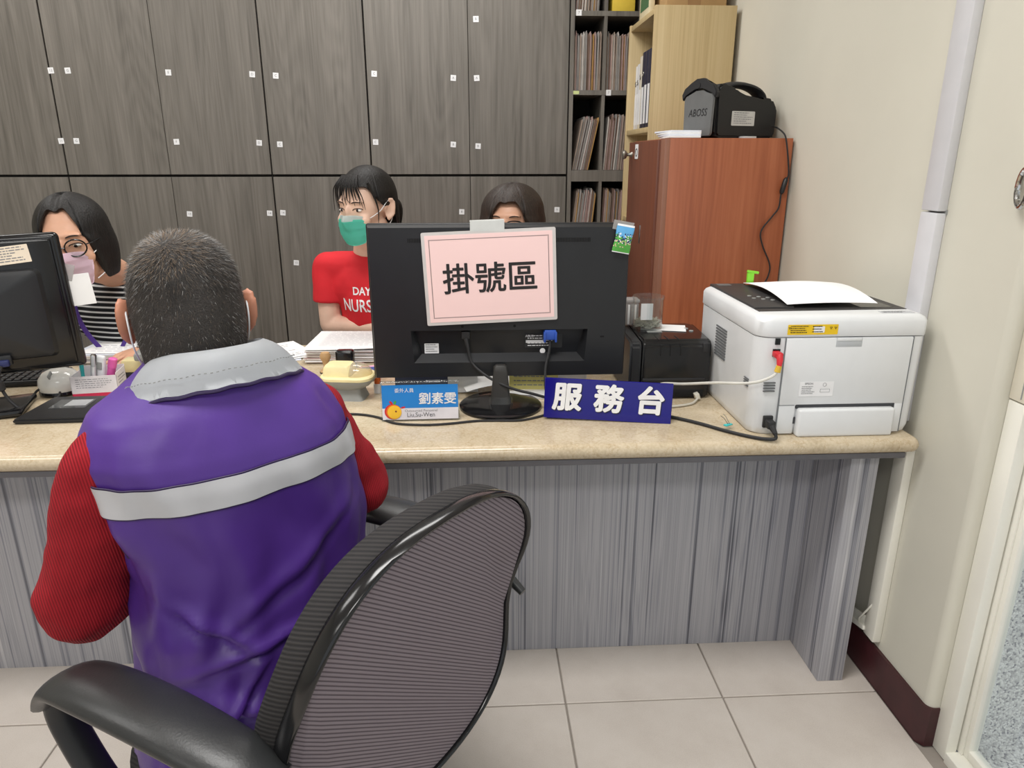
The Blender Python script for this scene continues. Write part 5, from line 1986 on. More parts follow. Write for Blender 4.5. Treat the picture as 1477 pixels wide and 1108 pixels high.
Mf = Mp @ Matrix.Translation((-0.063, -0.024, 0))
disc(q, Mf @ Matrix.Translation((-0.0035, 0.0, 0)), 0.0185, 0.0006, 0)
disc(q, Mf @ Matrix.Translation((0.0, -0.0005, 0)), 0.0182, 0.001, 1)
disc(q, Mf @ Matrix.Translation((0.0015, -0.001, 0)), 0.0165, 0.0014, 2)
disc(q, Mf @ Matrix.Translation((0.005, 0.001, 0)), 0.0022, 0.0018, 3)
disc(q, Mf @ Matrix.Translation((-0.006, 0.022, 0)) @ Matrix.Rotation(R(40), 4, 'Z'), 0.0055, 0.0006, 0, 12, 0.5)
disc(q, Mf @ Matrix.Translation((0.003, 0.022, 0)) @ Matrix.Rotation(R(-25), 4, 'Z'), 0.0055, 0.0006, 4, 12, 0.55)
disc(q, Mf @ Matrix.Translation((0.022, 0.010, 0)) @ Matrix.Rotation(R(-75), 4, 'Z'), 0.0055, 0.0006, 0, 12, 0.4)
q.build('fruit_emblem', [red_m, orange_m, mat('fruit_yellow', (246, 196, 56), 0.5), mat('fruit_core', (128, 60, 40), 0.5), green_m], card, 0)

# thin black lead across the counter
q = MB()
q.tube(smooth_path([(-0.335, 1.66, 0.7032), (-0.28, 1.652, 0.7032), (-0.235, 1.628, 0.7032), (-0.19, 1.586, 0.7032), (-0.12, 1.572, 0.7032), (-0.06, 1.578, 0.7032), (0.0, 1.592, 0.7032), (0.05, 1.592, 0.7032), (0.11, 1.592, 0.7032), (0.17, 1.625, 0.7032), (0.21, 1.66, 0.7032)]), 0.003, 8)
tag(q.build('cable', black_mt), 'thin black cable snaking across the counter in front of the name plate', 'cable')

# ------------------------------------------------------------------ laser printer
pr = thing('laser_printer', 'large white laser printer with its rear side facing out at the counter end', 'printer', (0.805, 1.47, 0.70))
PW = 0.378
x0, x1, y0, y1 = -0.19, 0.19, 0.0, 0.405
q = MB()
low = []


def prow(inset, z):
    pts = []
    for (cx, cy, a0, r) in ((x1, y1, 0, 0.02), (x0, y1, 90, 0.02), (x0, y0, 180, 0.035), (x1, y0, 270, 0.012)):
        sxn = 1 if cx > 0 else -1
        syn = 1 if cy > 0.1 else -1
        for k in range(7):
            a = R(a0 + 90 * k / 6)
            pts.append(V((cx - sxn * (r + inset) + r * math.cos(a), cy - syn * (r + inset) + r * math.sin(a), z)))
    return pts


q.loft([prow(0.012, 0.0), prow(0.008, 0.004), prow(0.004, 0.02), prow(0.002, 0.2275)])
q.build('body', white_pl, pr)
q = MB()
q.loft([prow(0.001, 0.2295), prow(0.0, 0.232), prow(0.0, 0.262), prow(0.004, 0.270), prow(0.011, 0.2745), prow(0.02, 0.276)])
lid = q.build('top_cover', white_pl, pr)
# dark recessed output tray
q = MB()
q.prism([(-0.172, 0.052), (0.172, 0.062), (0.168, 0.395), (-0.172, 0.395)], 0.0015, Matrix.Translation((0, 0, 0.2755)))
q.bx(-0.172, -0.080, 0.08, 0.395, 0.276, 0.281, 0, 0.002)
q.build('dark_top_panel', anthr, lid)
q = MB()
q.bx(0.075, 0.15, 0.08, 0.32, 0.2762, 0.2775)
q.build('tray_well', black_gl, lid)
for i in range(6):
    q = MB()
    q.cyl((-0.135 + 0.018 * (i % 3), 0.21 - 0.03 * (i // 3) - 0.012 * (i % 3), 0.281), (-0.135 + 0.018 * (i % 3), 0.21 - 0.03 * (i // 3) - 0.012 * (i % 3), 0.2825), 0.005, None, 14)
    q.build('button', grey_pl, lid)
q = MB().bx(-0.16, -0.125, 0.36, 0.385, 0.281, 0.282)
q.build('display', dgrey_pl, lid)
# curled sheet in the tray
sh_ = MB()
rings = []
for j in range(15):
    t = j / 14
    y_ = 0.078 + 0.305 * t
    row = []
    for k in range(21):
        u = k / 20
        xx = -0.098 + 0.21 * u * (1 - 0.18 * t * 0) + 0.03 * t * (u > -1) * (0.4 + 0.5 * u)
        z = 0.279 + 0.003 + 0.026 * math.sin(math.pi * min(1, (0.10 + 0.85 * t))) * (0.35 + 0.65 * math.sin(math.pi * (0.12 + 0.72 * u)))
        row.append(V((xx, y_, z)))
    rings.append(row)
sheet(sh_, rings)
o = sh_.build('paper_sheet', mat('bright_paper', (252, 252, 254), 0.7, var=0.005), None, 60)
o.location = (0.805, 1.47, 0.70)
tag(o, 'curled blank sheet of paper lying in the printer output tray', 'paper')
# rear door, latch, tray cover
q = MB()
q.bx(-0.125, 0.160, -0.0005, 0.01, 0.072, 0.2255, 0, 0.001)
q.bx(-0.125, -0.088, -0.0005, 0.01, 0.004, 0.0725, 0, 0.001)
q.bx(0.142, 0.160, -0.0005, 0.01, 0.004, 0.0725, 0, 0.001)
rd = q.build('rear_door', white_pl, pr)
gg = mat('gap_grey', (120, 124, 128), 0.6)
MB().bx(-0.1275, -0.1255, -0.0002, 0.006, 0.004, 0.2275).build('panel_gap', gg, pr)
MB().bx(0.1605, 0.1622, -0.0002, 0.006, 0.004, 0.2275).build('panel_gap', gg, pr)
MB().bx(-0.1255, -0.09, -0.0009, 0.002, 0.0715, 0.0728).build('panel_gap', gg, pr)
q = MB()
q.bx(-0.014, 0.045, -0.0009, 0.004, 0.206, 0.2275, 0, 0.001)
q.bx(-0.012, 0.043, -0.0018, 0.0, 0.220, 0.2265, 1, 0.001)
q.build('latch_notch', [mat('notch_grey', (190, 194, 198), 0.45), white_pl], rd)
q = MB()
q.bx(-0.084, 0.138, -0.016, 0.006, 0.0, 0.066, 0, 0.006, 3)
q.build('rear_tray', white_pl, pr)
q = MB()
q.bx(-0.086, 0.141, -0.0008, 0.004, 0.064, 0.0735)
q.bx(-0.0895, -0.0845, -0.0008, 0.004, 0.028, 0.043)
q.bx(0.1385, 0.1435, -0.0008, 0.004, 0.028, 0.043)
q.build('tray_shadow_gap', mat('gap_dark', (60, 62, 66), 0.7), pr)
q = MB()
Mx = at(-0.070, -0.0004, 0.246)
q.prism(rrect(0.112, 0.0225, 0.001, 1), 0.0004, Mx)
printed(q, Mx @ Matrix.Translation((-0.03, 0, 0.0005)), 0.045, 0.02, 4, 1, 31)
printed(q, Mx @ Matrix.Translation((0.012, 0, 0.0005)), 0.03, 0.02, 3, 1, 33)
q.prism(rrect(0.024, 0.014, 0.001, 1), 0.0002, Mx @ Matrix.Translation((0.014, 0, 0.0006)), 2)
for xx in (-0.052, 0.04, 0.05):
    q.tube([Mx @ V((xx + 0.003 * math.cos(a), 0.004 + 0.003 * math.sin(a), 0.0008)) for a in [2 * math.pi * k / 3 + .5 for k in range(3)]], 0.0006, 4, 1, closed=True)
q.build('warning_label', [yellow_m, ink, white_pr], pr, 0, label='yellow warning label')
q = MB()
Mx = at(-0.045, -0.0008, 0.110)
q.prism(rrect(0.078, 0.034, 0.001, 1), 0.0004, Mx)
q.text('EPSON', 0.0062, Mx @ Matrix.Translation((-0.018, 0.0125, 0.0008)), 1, 0.0001)
printed(q, Mx @ Matrix.Translation((-0.018, -0.003, 0.0005)), 0.036, 0.022, 5, 1, 35)
q.prism(rrect(0.022, 0.008, 0.0005, 1), 0.0002, Mx @ Matrix.Translation((0.02, -0.004, 0.0005)), 1)
q.prism(rrect(0.0205, 0.0066, 0.0005, 1), 0.0002, Mx @ Matrix.Translation((0.02, -0.004, 0.0007)), 0)
q.tube([Mx @ V((0.018 + 0.004 * math.cos(a), 0.010 + 0.004 * math.sin(a), 0.0006)) for a in [2 * math.pi * k / 14 for k in range(14)]], 0.0004, 4, 1, closed=True)
q.build('rating_label', [white_pr, grey_ink], pr, 0)
q = MB()
q.prism(rrect(0.075, 0.02, 0.001, 1), 0.0004, Matrix.Translation((0.13, 0.03, 0.2762)))
printed(q, Matrix.Translation((0.13, 0.03, 0.2767)), 0.072, 0.018, 3, 1, 37)
q.build('top_label', [mat('pale_label', (196, 198, 202), 0.5), grey_ink], lid, 0)
# side vents on the left flank, rear vent slots and ports
vg = mat('vent_grey', (96, 98, 100), 0.7)
for k in range(11):
    MB().box((-0.1885, 0.23, 0.125 + 0.0072 * k), (0.003, 0.075, 0.0034)).build('vent_slot', vg, pr, 0)
for k in range(4):
    MB().box((-0.1885, 0.045, 0.108 + 0.0055 * k), (0.003, 0.024, 0.0018)).build('vent_slot', vg, pr, 0)
    MB().box((-0.152, 0.0012, 0.106 + 0.0065 * k), (0.026, 0.004, 0.0022)).build('vent_slot', vg, pr, 0)
q = MB()
q.bx(-0.150, -0.139, -0.0006, 0.005, 0.213, 0.227)
q.bx(-0.153, -0.137, -0.0006, 0.005, 0.186, 0.203)
q.build('port', black_gl, pr)
q = MB()
q.box((-0.146, -0.010, 0.193), (0.016, 0.026, 0.013), None, 0, 0.003)
q.tube([(-0.146, -0.018, 0.193), (-0.147, -0.026, 0.186), (-0.149, -0.030, 0.172)], [0.0075, 0.007, 0.005], 10)
np_ = q.build('network_plug', red_m, pr)
q = MB()
q.tube([(-0.149, -0.030, 0.174), (-0.152, -0.030, 0.160)], [0.006, 0.007], 10)
q.build('plug_boot', mat('boot_yellow', (216, 178, 60), 0.5), np_)
q = MB()
q.tube(smooth_path([(-0.151, -0.030, 0.162), (-0.165, -0.03, 0.148), (-0.20, -0.012, 0.130), (-0.26, 0.05, 0.112), (-0.31, 0.12, 0.088), (-0.345, 0.18, 0.070), (-0.355, 0.20, 0.045), (-0.345, 0.215, 0.012), (-0.33, 0.215, 0.004)]), 0.0034, 8)
q.build('network_lead', mat('white_lead', (206, 204, 196), 0.5), np_)
q = MB()
q.bx(-0.158, -0.136, -0.004, 0.004, 0.020, 0.048, 0, 0.002)
q.box((-0.147, -0.014, 0.033), (0.018, 0.024, 0.018), None, 0, 0.003)
q.tube([(-0.146, -0.022, 0.030), (-0.142, -0.036, 0.018)], [0.008, 0.005], 10)
pp_ = q.build('power_plug', black_mt, pr)
q = MB()
q.tube(smooth_path([(-0.142, -0.034, 0.019), (-0.143, -0.036, 0.006), (-0.18, -0.022, 0.0045), (-0.23, 0.02, 0.0045), (-0.28, 0.075, 0.0045), (-0.34, 0.125, 0.0045), (-0.39, 0.14, 0.0045), (-0.44, 0.15, 0.0045)]), 0.004, 8)
q.build('power_lead', black_mt, pp_)
# things round the printer
cl = thing('binder_clip', 'bright lime plastic clip standing on the far edge of the printer', 'clip', (0.74, 1.862, 0.9815))
MB().box((0, 0, 0.014), (0.018, 0.010, 0.028), None, 0, 0.002).build('jaw', lime_m, cl)
MB().box((0.006, 0, 0.03), (0.032, 0.008, 0.007), Matrix.Rotation(R(8), 3, 'Y'), 0, 0.002).build('grip', lime_m, cl)
bt = thing('cable_tie', 'small teal tie on the black lead by the printer', 'tie', (0.585, 1.515, 0.7))
q = MB()
q.box((0, 0, 0.0108), (0.022, 0.010, 0.003), Matrix.Rotation(R(30), 3, 'Z'), 0, 0.001)
q.build('tab', teal_pl, bt)
q = MB()
q.tube([(0.0, 0.0, 0.012), (-0.006, 0.012, 0.022), (-0.012, 0.02, 0.026)], 0.0008, 5)
q.tube([(0.004, 0.0, 0.012), (-0.002, 0.014, 0.026), (-0.006, 0.02, 0.030)], 0.0008, 5)
q.build('wire', steel, bt)

# ------------------------------------------------------------------ black card printer beside the big printer
ks = thing('card_printer', 'black box-shaped card printer with a pin jar on top', 'printer', (0.50, 1.735, 0.70))
q = MB()
side = [(0.0, 0.004), (0.0, 0.145), (0.012, 0.158), (0.17, 0.160), (0.235, 0.150), (0.24, 0.02), (0.235, 0.004)]
q.prism([(p[0], p[1]) for p in side], 0.178, Matrix.Translation((-0.07, 0, 0)) @ Matrix.Rotation(R(90), 4, 'Z') @ RX90, 0, 0.005)
q.build('body', black_gl, ks)
q = MB()
q.prism([(p[0] + 0.006, p[1] * 0.985) for p in side], 0.030, Matrix.Translation((-0.102, 0, 0)) @ Matrix.Rotation(R(90), 4, 'Z') @ RX90, 0, 0.006)
q.build('side_cover', black_pl, ks)
q = MB()
q.bx(-0.068, 0.096, -0.004, 0.004, 0.05, 0.058, 0, 0.002)
q.bx(-0.066, 0.094, -0.0015, 0.004, 0.006, 0.026, 1, 0.002)
q.build('card_slot', [black_mt, mat('vent_black', (8, 8, 9), 0.9)], ks)
q = MB()
for xx in (-0.025, 0.0, 0.027):
    q.bx(xx - 0.001, xx + 0.001, -0.0006, 0.003, 0.118, 0.146)
    q.box((xx - 0.004, 0.03, 0.1585), (0.0012, 0.04, 0.002), Matrix.Rotation(R(4), 3, 'Z'), 1)
q.build('ribs', [mat('vent_black', (8, 8, 9), 0.9), black_mt], ks)
q = MB()
q.bx(-0.04, 0.0, 0.085, 0.105, 0.1592, 0.1603)
q.build('badge', grey_pl, ks, 0)
for k in range(2):
    q = MB()
    q.lathe([(0.0005, 0), (0.006, 0), (0.0055, 0.002), (0.0005, 0.0025)], (0.075 + 0.006 * k, 0.125 - 0.028 * k, 0.159), 16)
    q.build('button', grey_pl, ks)
q = MB()
q.bx(0.085, 0.105, -0.002, 0.02, 0.125, 0.150, 0, 0.003)
q.build('corner_catch', black_mt, ks)
q = MB()
q.box((0.075, -0.012, 0.012), (0.012, 0.02, 0.016), Matrix.Rotation(R(-20), 3, 'Y'), 0, 0.002)
uc = q.build('cable_plug', mat('plug_ivory', (206, 202, 190), 0.5), ks)
q = MB()
q.tube(smooth_path([(0.075, -0.02, 0.008), (0.05, -0.05, 0.0045), (0.0, -0.068, 0.0045), (-0.05, -0.07, 0.0045)]), 0.003, 8)
q.build('cable_lead', mat('plug_ivory', (206, 202, 190), 0.5), uc)

jr = thing('pin_jar', 'clear plastic jar half full of silver pins on the black card printer', 'jar', (0.470, 1.872, 0.8605))
q = MB()
q.lathe([(0.001, 0.001), (0.040, 0.001), (0.041, 0.006), (0.041, 0.078), (0.043, 0.081), (0.043, 0.088), (0.041, 0.088), (0.0395, 0.079), (0.0395, 0.008), (0.001, 0.004)], seg=36, cap=False)
q.build('jar_body', acryl, jr)
q = MB()
q.box((-0.012, -0.0385, 0.052), (0.032, 0.0012, 0.044), None, 0, 0.0003, 1)
q.build('paper_label', paper_m, jr)
q = MB()
for k in range(230):
    rr_ = 0.034 * math.sqrt(rng.random())
    a = rng.uniform(0, 2 * math.pi)
    c = V((rr_ * math.cos(a), rr_ * math.sin(a), rng.uniform(0.008, 0.034) * (1 - 0.4 * rr_ / 0.034)))
    dv = V((rng.uniform(-1, 1), rng.uniform(-1, 1), rng.uniform(-.5, .5))).normalized() * rng.uniform(0.007, 0.012)
    p0, p1 = c - dv, c + dv
    for p in (p0, p1):
        h_ = math.hypot(p.x, p.y)
        if h_ > 0.037:
            p.x *= 0.037 / h_
            p.y *= 0.037 / h_
        p.z = max(0.006, p.z)
    q.tube([p0, p1], 0.0012, 4)
pi = q.build('pins', mat('bright_pins', (190, 186, 172), 0.35, metal=0.25), jr)
pi['kind'] = 'stuff'
o = MB().box((0, 0, 0.0006), (0.12, 0.075, 0.0008), Matrix.Rotation(R(-14), 3, 'Z'), 0, 0.0002, 1).build('note_paper', paper_m)
o.location = (0.515, 1.872, 0.8597)
tag(o, 'small white paper under the pin jar on the card printer', 'paper')
bx2 = thing('clip_box', 'clear ribbed plastic box behind the pin jar', 'box', (0.43, 1.92, 0.861))
q = MB()
q.bx(-0.022, 0.022, -0.02, 0.02, 0.0, 0.062, 0, 0.003)
q.build('box_body', acryl_milky, bx2)
MB().bx(-0.024, 0.024, -0.022, 0.022, 0.062, 0.072, 0, 0.003).build('lid', acryl_milky, bx2)
for k in range(4):
    MB().bx(-0.018 + 0.009 * k, -0.012 + 0.009 * k, -0.0235, -0.0195, 0.004, 0.058, 0, 0.001).build('rib', [folder_ms[2], paper_m][k % 2], bx2)

# ------------------------------------------------------------------ items left of the big monitor
# big paper stack
for k in range(15):
    wdt = 0.31 + rng.uniform(-0.01, 0.012)
    o = MB().box((0, 0, 0.0013), (wdt, 0.222 + rng.uniform(-.006, .006), 0.0024), Matrix.Rotation(R(rng.uniform(-2.5, 2.5) - 2), 3, 'Z'), 0, 0.0004, 1).build('record_folder', [folder_ms[3], folder_ms[1], paper_m, folder_ms[0]][k % 4])
    o.location = (-0.36 + rng.uniform(-.006, .006), 2.235 + rng.uniform(-.005, .005), 0.7005 + k * 0.0027)
    tag(o, 'flat record folder in the tall paper stack beside the large monitor', 'folder', 'record folders in the tall stack')
q = MB()
Mz = Matrix.Translation((0, 0, 0))
rings = []
for j in range(9):
    t = j / 8
    rings.append([V((-0.155 + 0.31 * u / 8, -0.118 + 0.236 * t, 0.003 + 0.012 * (u / 8) ** 2 * (1 - t) + 0.003 * t)) for u in range(9)])
sheet(q, rings)
printed(q, Matrix.Translation((0.0, 0.0, 0.004)), 0.26, 0.20, 11, 1, 41, hgt=0.16, gap=0.006)
o = q.build('form_sheet', [paper_m, mat('pale_ink', (178, 178, 186), 0.8)], None, 60)
o.location = (-0.365, 2.235, 0.7415)
o.rotation_euler = (0, 0, R(-3))
tag(o, 'white printed form on top of the tall paper stack', 'paper')
for k in range(3):
    q = MB()
    q.box((0, 0, 0.001), (0.24, 0.20, 0.0018), None, 0, 0.0003, 1)
    printed(q, Matrix.Translation((0, 0, 0.002)), 0.22, 0.18, 9, 1, 50 + k, hgt=0.14, gap=0.0004)
    o = q.build('form_sheet', [[paper_b, paper_m, paper_m][k], grey_ink], None, 0)
    o.location = (-0.69 + 0.015 * k, 2.21 + 0.012 * k, 0.7005 + k * 0.0035)
    o.rotation_euler = (0, 0, R(24 + 5 * k))
    tag(o, ['bluish sheet at the bottom of the fanned forms beside the tall stack', 'white sheet in the middle of the fanned forms', 'white printed form on top of the fanned sheets behind the man'][k], 'paper', 'fanned forms')

sw = thing('wooden_stamp', 'small turned wooden stamp standing on the counter', 'stamp', (-0.437, 2.03, 0.70))
q = MB()
q.lathe([(0.001, 0.0), (0.018, 0.0), (0.018, 0.006), (0.010, 0.012), (0.007, 0.022), (0.010, 0.034), (0.015, 0.044), (0.016, 0.052), (0.012, 0.061), (0.001, 0.064)])
q.build('handle', wood_tan, sw)
MB().lathe([(0.001, -0.0), (0.019, 0.0), (0.019, 0.003), (0.001, 0.003)]).build('rubber_foot', black_mt, sw)
sb = thing('ink_stamp', 'glossy black self-inking stamp behind the cream dispenser', 'stamp', (-0.385, 2.06, 0.70))
MB().box((0, 0, 0.036), (0.054, 0.036, 0.05), None, 0, 0.009, 3).build('cap', black_gl, sb)
MB().box((0, 0, 0.008), (0.060, 0.042, 0.016), None, 0, 0.002).build('base', black_mt, sb)
o = MB().box((0, 0, 0.0012), (0.07, 0.06, 0.0024), Matrix.Rotation(R(20), 3, 'Z'), 0, 0.0003, 1).build('sticky_note', mat('pink_note', (232, 168, 196), 0.7))
o.location = (-0.305, 2.06, 0.7005)
tag(o, 'pink sticky note pad beside the black stamp', 'note')
o = MB().box((0, 0, 0.012), (0.05, 0.07, 0.022), Matrix.Rotation(R(10), 3, 'Z'), 0, 0.003, 1).build('ink_pad', mat('blue_pad', (52, 84, 150), 0.4))
o.location = (-0.30, 1.97, 0.7005)
tag(o, 'blue ink pad box beside the edge of the large monitor', 'ink pad')
ob = thing('orange_bottle', 'small orange-capped bottle between the cream dispenser and the large monitor', 'bottle', (-0.262, 1.835, 0.70))
MB().lathe([(0.001, 0), (0.011, 0), (0.011, 0.022), (0.008, 0.026), (0.001, 0.026)]).build('bottle_body', paper_m, ob)
MB().lathe([(0.001, 0.026), (0.009, 0.026), (0.008, 0.042), (0.001, 0.044)]).build('cap', orange_m, ob)

dp = thing('card_reader', 'cream and grey desktop dispenser with a clear domed end', 'dispenser', (-0.338, 1.80, 0.70), -8)
dp.scale = (0.86, 0.86, 0.86)
q = MB()
q.loft([[V((p[0], p[1], z)) for p in rrect(w_, d_, 0.012, 4)] for z, w_, d_ in ((0.0, 0.12, 0.085), (0.02, 0.105, 0.075), (0.045, 0.10, 0.07))])
q.build('pedestal', grey_pl, dp)
q = MB()
q.loft([[V((p[0] + 0.01, p[1], z)) for p in rrect(w_, d_, 0.04, 6)] for z, w_, d_ in ((0.035, 0.10, 0.08), (0.045, 0.13, 0.10), (0.058, 0.155, 0.112), (0.064, 0.158, 0.114))])
q.build('base_tray', grey_pl, dp)
q = MB()
q.loft([[V((p[0] + 0.008, p[1], z)) for p in rrect(w_, d_, 0.04, 6)] for z, w_, d_ in ((0.0645, 0.160, 0.116), (0.072, 0.160, 0.116), (0.076, 0.152, 0.108))])
q.build('rim', cream_pl, dp)
q = MB()
q.loft([[V((p[0] - 0.018, p[1], z)) for p in rrect(w_, d_, 0.012, 4)] for z, w_, d_ in ((0.0755, 0.088, 0.08), (0.100, 0.082, 0.074), (0.106, 0.074, 0.066))])
q.build('lid', cream_pl, dp)
q = MB()
rings = []
for k in range(7):
    a = R(90 * k / 6)
    rings.append([V((0.030 + 0.052 * math.cos(t) * max(0.02, math.cos(a)) * (1 if math.cos(t) > 0 else 0.35), 0.046 * math.sin(t) * max(0.02, math.cos(a)), 0.076 + 0.036 * math.sin(a))) for t in [2 * math.pi * i / 28 for i in range(28)]])
q.loft(rings, 0, False)
q.build('clear_dome', clear_mat('amber_clear', (240, 232, 206), 0.06, 0.1, milky=0.2), dp)

# behind the name plate: tray, spiral calendars
ty = thing('pen_tray', 'dark blue plastic tray behind the name plate', 'tray', (-0.13, 1.86, 0.70))
q = MB()
q.bx(-0.085, 0.085, -0.03, -0.027, 0, 0.065, 0, 0.001)
q.bx(-0.085, 0.085, 0.027, 0.03, 0, 0.065, 0, 0.001)
q.bx(-0.085, -0.082, -0.03, 0.03, 0, 0.065, 0, 0.001)
q.bx(0.082, 0.085, -0.03, 0.03, 0, 0.065, 0, 0.001)
q.bx(-0.085, 0.085, -0.03, 0.03, 0, 0.004)
q.build('tray_body', mat('tray_blue', (40, 52, 84), 0.5), ty)
for k in range(3):
    MB().bx(-0.045 + 0.045 * k, -0.042 + 0.045 * k, -0.027, 0.027, 0.004, 0.06).build('divider', black_mt, ty)


def calendar(loc, rz, label, w_=0.10, h_=0.07, cm=None):
    t = thing('desk_calendar', label, 'calendar', loc, rz)
    MB().box((0, -0.018, h_ / 2), (w_, 0.0012, h_), Matrix.Rotation(R(-22), 3, 'X'), 0, 0.0002, 1).build('page', cm or paper_m, t)
    MB().box((0, 0.018, h_ / 2), (w_, 0.0012, h_), Matrix.Rotation(R(22), 3, 'X'), 0, 0.0002, 1).build('backing', paper_m, t)
    q_ = MB()
    for k in range(int(w_ / 0.007)):
        xx = -w_ / 2 + 0.004 + 0.007 * k
        q_.tube([(xx, 0.005 * math.cos(a), h_ - 0.002 + 0.006 * math.sin(a)) for a in [2 * math.pi * i / 10 for i in range(10)]], 0.0009, 5, closed=True)
    q_.build('spiral', steel if cm is None else steel, t)
    return t


calendar((-0.035, 1.845, 0.70), 4, 'small white spiral desk calendar behind the name plate', 0.08, 0.072)
calendar((0.235, 1.83, 0.70), -4, 'spiral desk calendar behind the blue desk sign', 0.13, 0.078)
# papers beneath the monitor
q = MB()
rings = []
for j in range(8):
    t = j / 7
    rings.append([V((-0.07 + 0.14 * u / 10, -0.05 + 0.10 * t, 0.016 + 0.020 * math.sin(math.pi * u / 10 * 0.9) * (0.6 + 0.4 * t))) for u in range(11)])
sheet(q, rings)
o = q.build('curled_paper', paper_m, None, 60)
o.location = (0.035, 1.84, 0.70)
o.rotation_euler = (0, 0, R(12))
tag(o, 'curled white paper behind the foot of the large monitor', 'paper')
yn = thing('memo_pad', 'yellow printed memo sheet leaning behind the monitor foot', 'note', (0.155, 1.80, 0.70), -4)
q = MB()
Mx = Matrix.Translation((0, 0, 0.035)) @ Matrix.Rotation(R(-30), 4, 'X') @ RX90
q.prism(rrect(0.13, 0.045, 0.001, 1), 0.0012, Mx)
printed(q, Mx @ Matrix.Translation((0, 0, 0.0013)), 0.12, 0.04, 3, 1, 61, hgt=0.2)
q.build('sheet', [mat('memo_yellow', (222, 212, 130), 0.7), grey_ink], yn, 0)
MB().box((0, 0.0, 0.006), (0.15, 0.09, 0.012), None, 0, 0.001).build('pad', paper_m, yn)
kb = thing('keyboard', 'black keyboard half hidden behind the large monitor', 'keyboard', (0.06, 2.0, 0.70))
MB().box((0, 0, 0.009), (0.42, 0.13, 0.016), None, 0, 0.004).build('case', black_mt, kb)
q = MB()
for r_ in range(5):
    for k in range(20):
        q.box((-0.195 + 0.0205 * k, -0.048 + 0.024 * r_, 0.0185), (0.017, 0.019, 0.007), None, 0, 0.002, 1)
ky = q.build('keys', black_pl, kb)
ky['kind'] = 'stuff'

# ------------------------------------------------------------------ items at the left end
sp_ = thing('signature_pad', 'flat black signature pad with a small grey screen', 'signature pad', (-1.012, 1.722, 0.70), 2)
q = MB()
poly = [(-0.085, -0.088), (0.085, -0.088), (0.075, 0.085), (-0.075, 0.085)]
q.prism(poly, 0.012, Matrix.Translation((0, 0, 0.001)), 0, 0.004)
q.build('case', black_pl, sp_)
q = MB()
q.bx(-0.042, 0.045, -0.012, 0.055, 0.0128, 0.0136)
q.build('screen', mat('lcd_dark', (74, 76, 78), 0.12), sp_, 0)
q = MB()
q.bx(-0.012, 0.040, 0.004, 0.05, 0.0137, 0.0141)
q.build('screen_image', mat('lcd_light', (168, 170, 172), 0.15), sp_, 0)
q = MB()
q.tube([(0.083, -0.02, 0.012), (0.082, 0.03, 0.012), (0.081, 0.082, 0.012), (0.081, 0.088, 0.012)], [0.005, 0.006, 0.005, 0.002], 10)
q.build('stylus', black_gl, sp_)
q = MB()
q.tube(smooth_path([(-0.07, 0.08, 0.008), (-0.072, 0.105, 0.010), (-0.082, 0.125, 0.022), (-0.11, 0.13, 0.030), (-0.135, 0.12, 0.018), (-0.14, 0.11, 0.004)]), 0.003, 8)
q.build('lead', black_mt, sp_)

tb = thing('tissue_box', 'cut-down white and pink tissue carton holding pens', 'box', (-1.005, 1.87, 0.70), 9)
q = MB()
W_, D_, Hh = 0.112, 0.075, 0.058
for (a0, a1, b0, b1, hz) in ((-W_ / 2, W_ / 2, -D_ / 2, -D_ / 2 + 0.0015, Hh), (-W_ / 2, W_ / 2, D_ / 2 - 0.0015, D_ / 2, Hh + 0.01), (-W_ / 2, -W_ / 2 + 0.0015, -D_ / 2, D_ / 2, Hh), (W_ / 2 - 0.0015, W_ / 2, -D_ / 2, D_ / 2, Hh + 0.006)):
    q.bx(a0, a1, b0, b1, 0.0, 0.012, 1)
    q.bx(a0, a1, b0, b1, 0.012, hz, 0)
q.bx(-W_ / 2, W_ / 2, -D_ / 2, D_ / 2, 0, 0.0015)
q.build('carton', [mat('carton_white', (232, 226, 228), 0.6), mat('carton_pink', (212, 50, 88), 0.6)], tb, 0)
q = MB()
printed(q, at(0, -D_ / 2 - 0.0003, 0.038), 0.10, 0.030, 5, 0, 71, hgt=0.22)
printed(q, Matrix.Translation((W_ / 2 + 0.0003, 0, 0.036)) @ Matrix.Rotation(R(90), 4, 'Z') @ RX90, 0.062, 0.036, 4, 0, 73, hgt=0.25)
q.build('print', grey_ink, tb, 0)


def pen(loc, tilt, rz, mt, mt2, r, l, label, nm='pen', cat='pen'):
    t = thing(nm, label, cat, loc)
    t.rotation_euler = (R(tilt[0]), R(tilt[1]), R(rz))
    MB().lathe([(0.0008, 0), (r * 0.5, 0.004), (r, 0.014), (r, l * 0.72), (0.0008, l * 0.72)], seg=14).build('barrel', mt, t)
    MB().lathe([(0.0008, l * 0.72), (r * 1.1, l * 0.721), (r * 1.1, l * 0.97), (r * 0.6, l), (0.0008, l)], seg=14).build('cap', mt2, t)
    return t


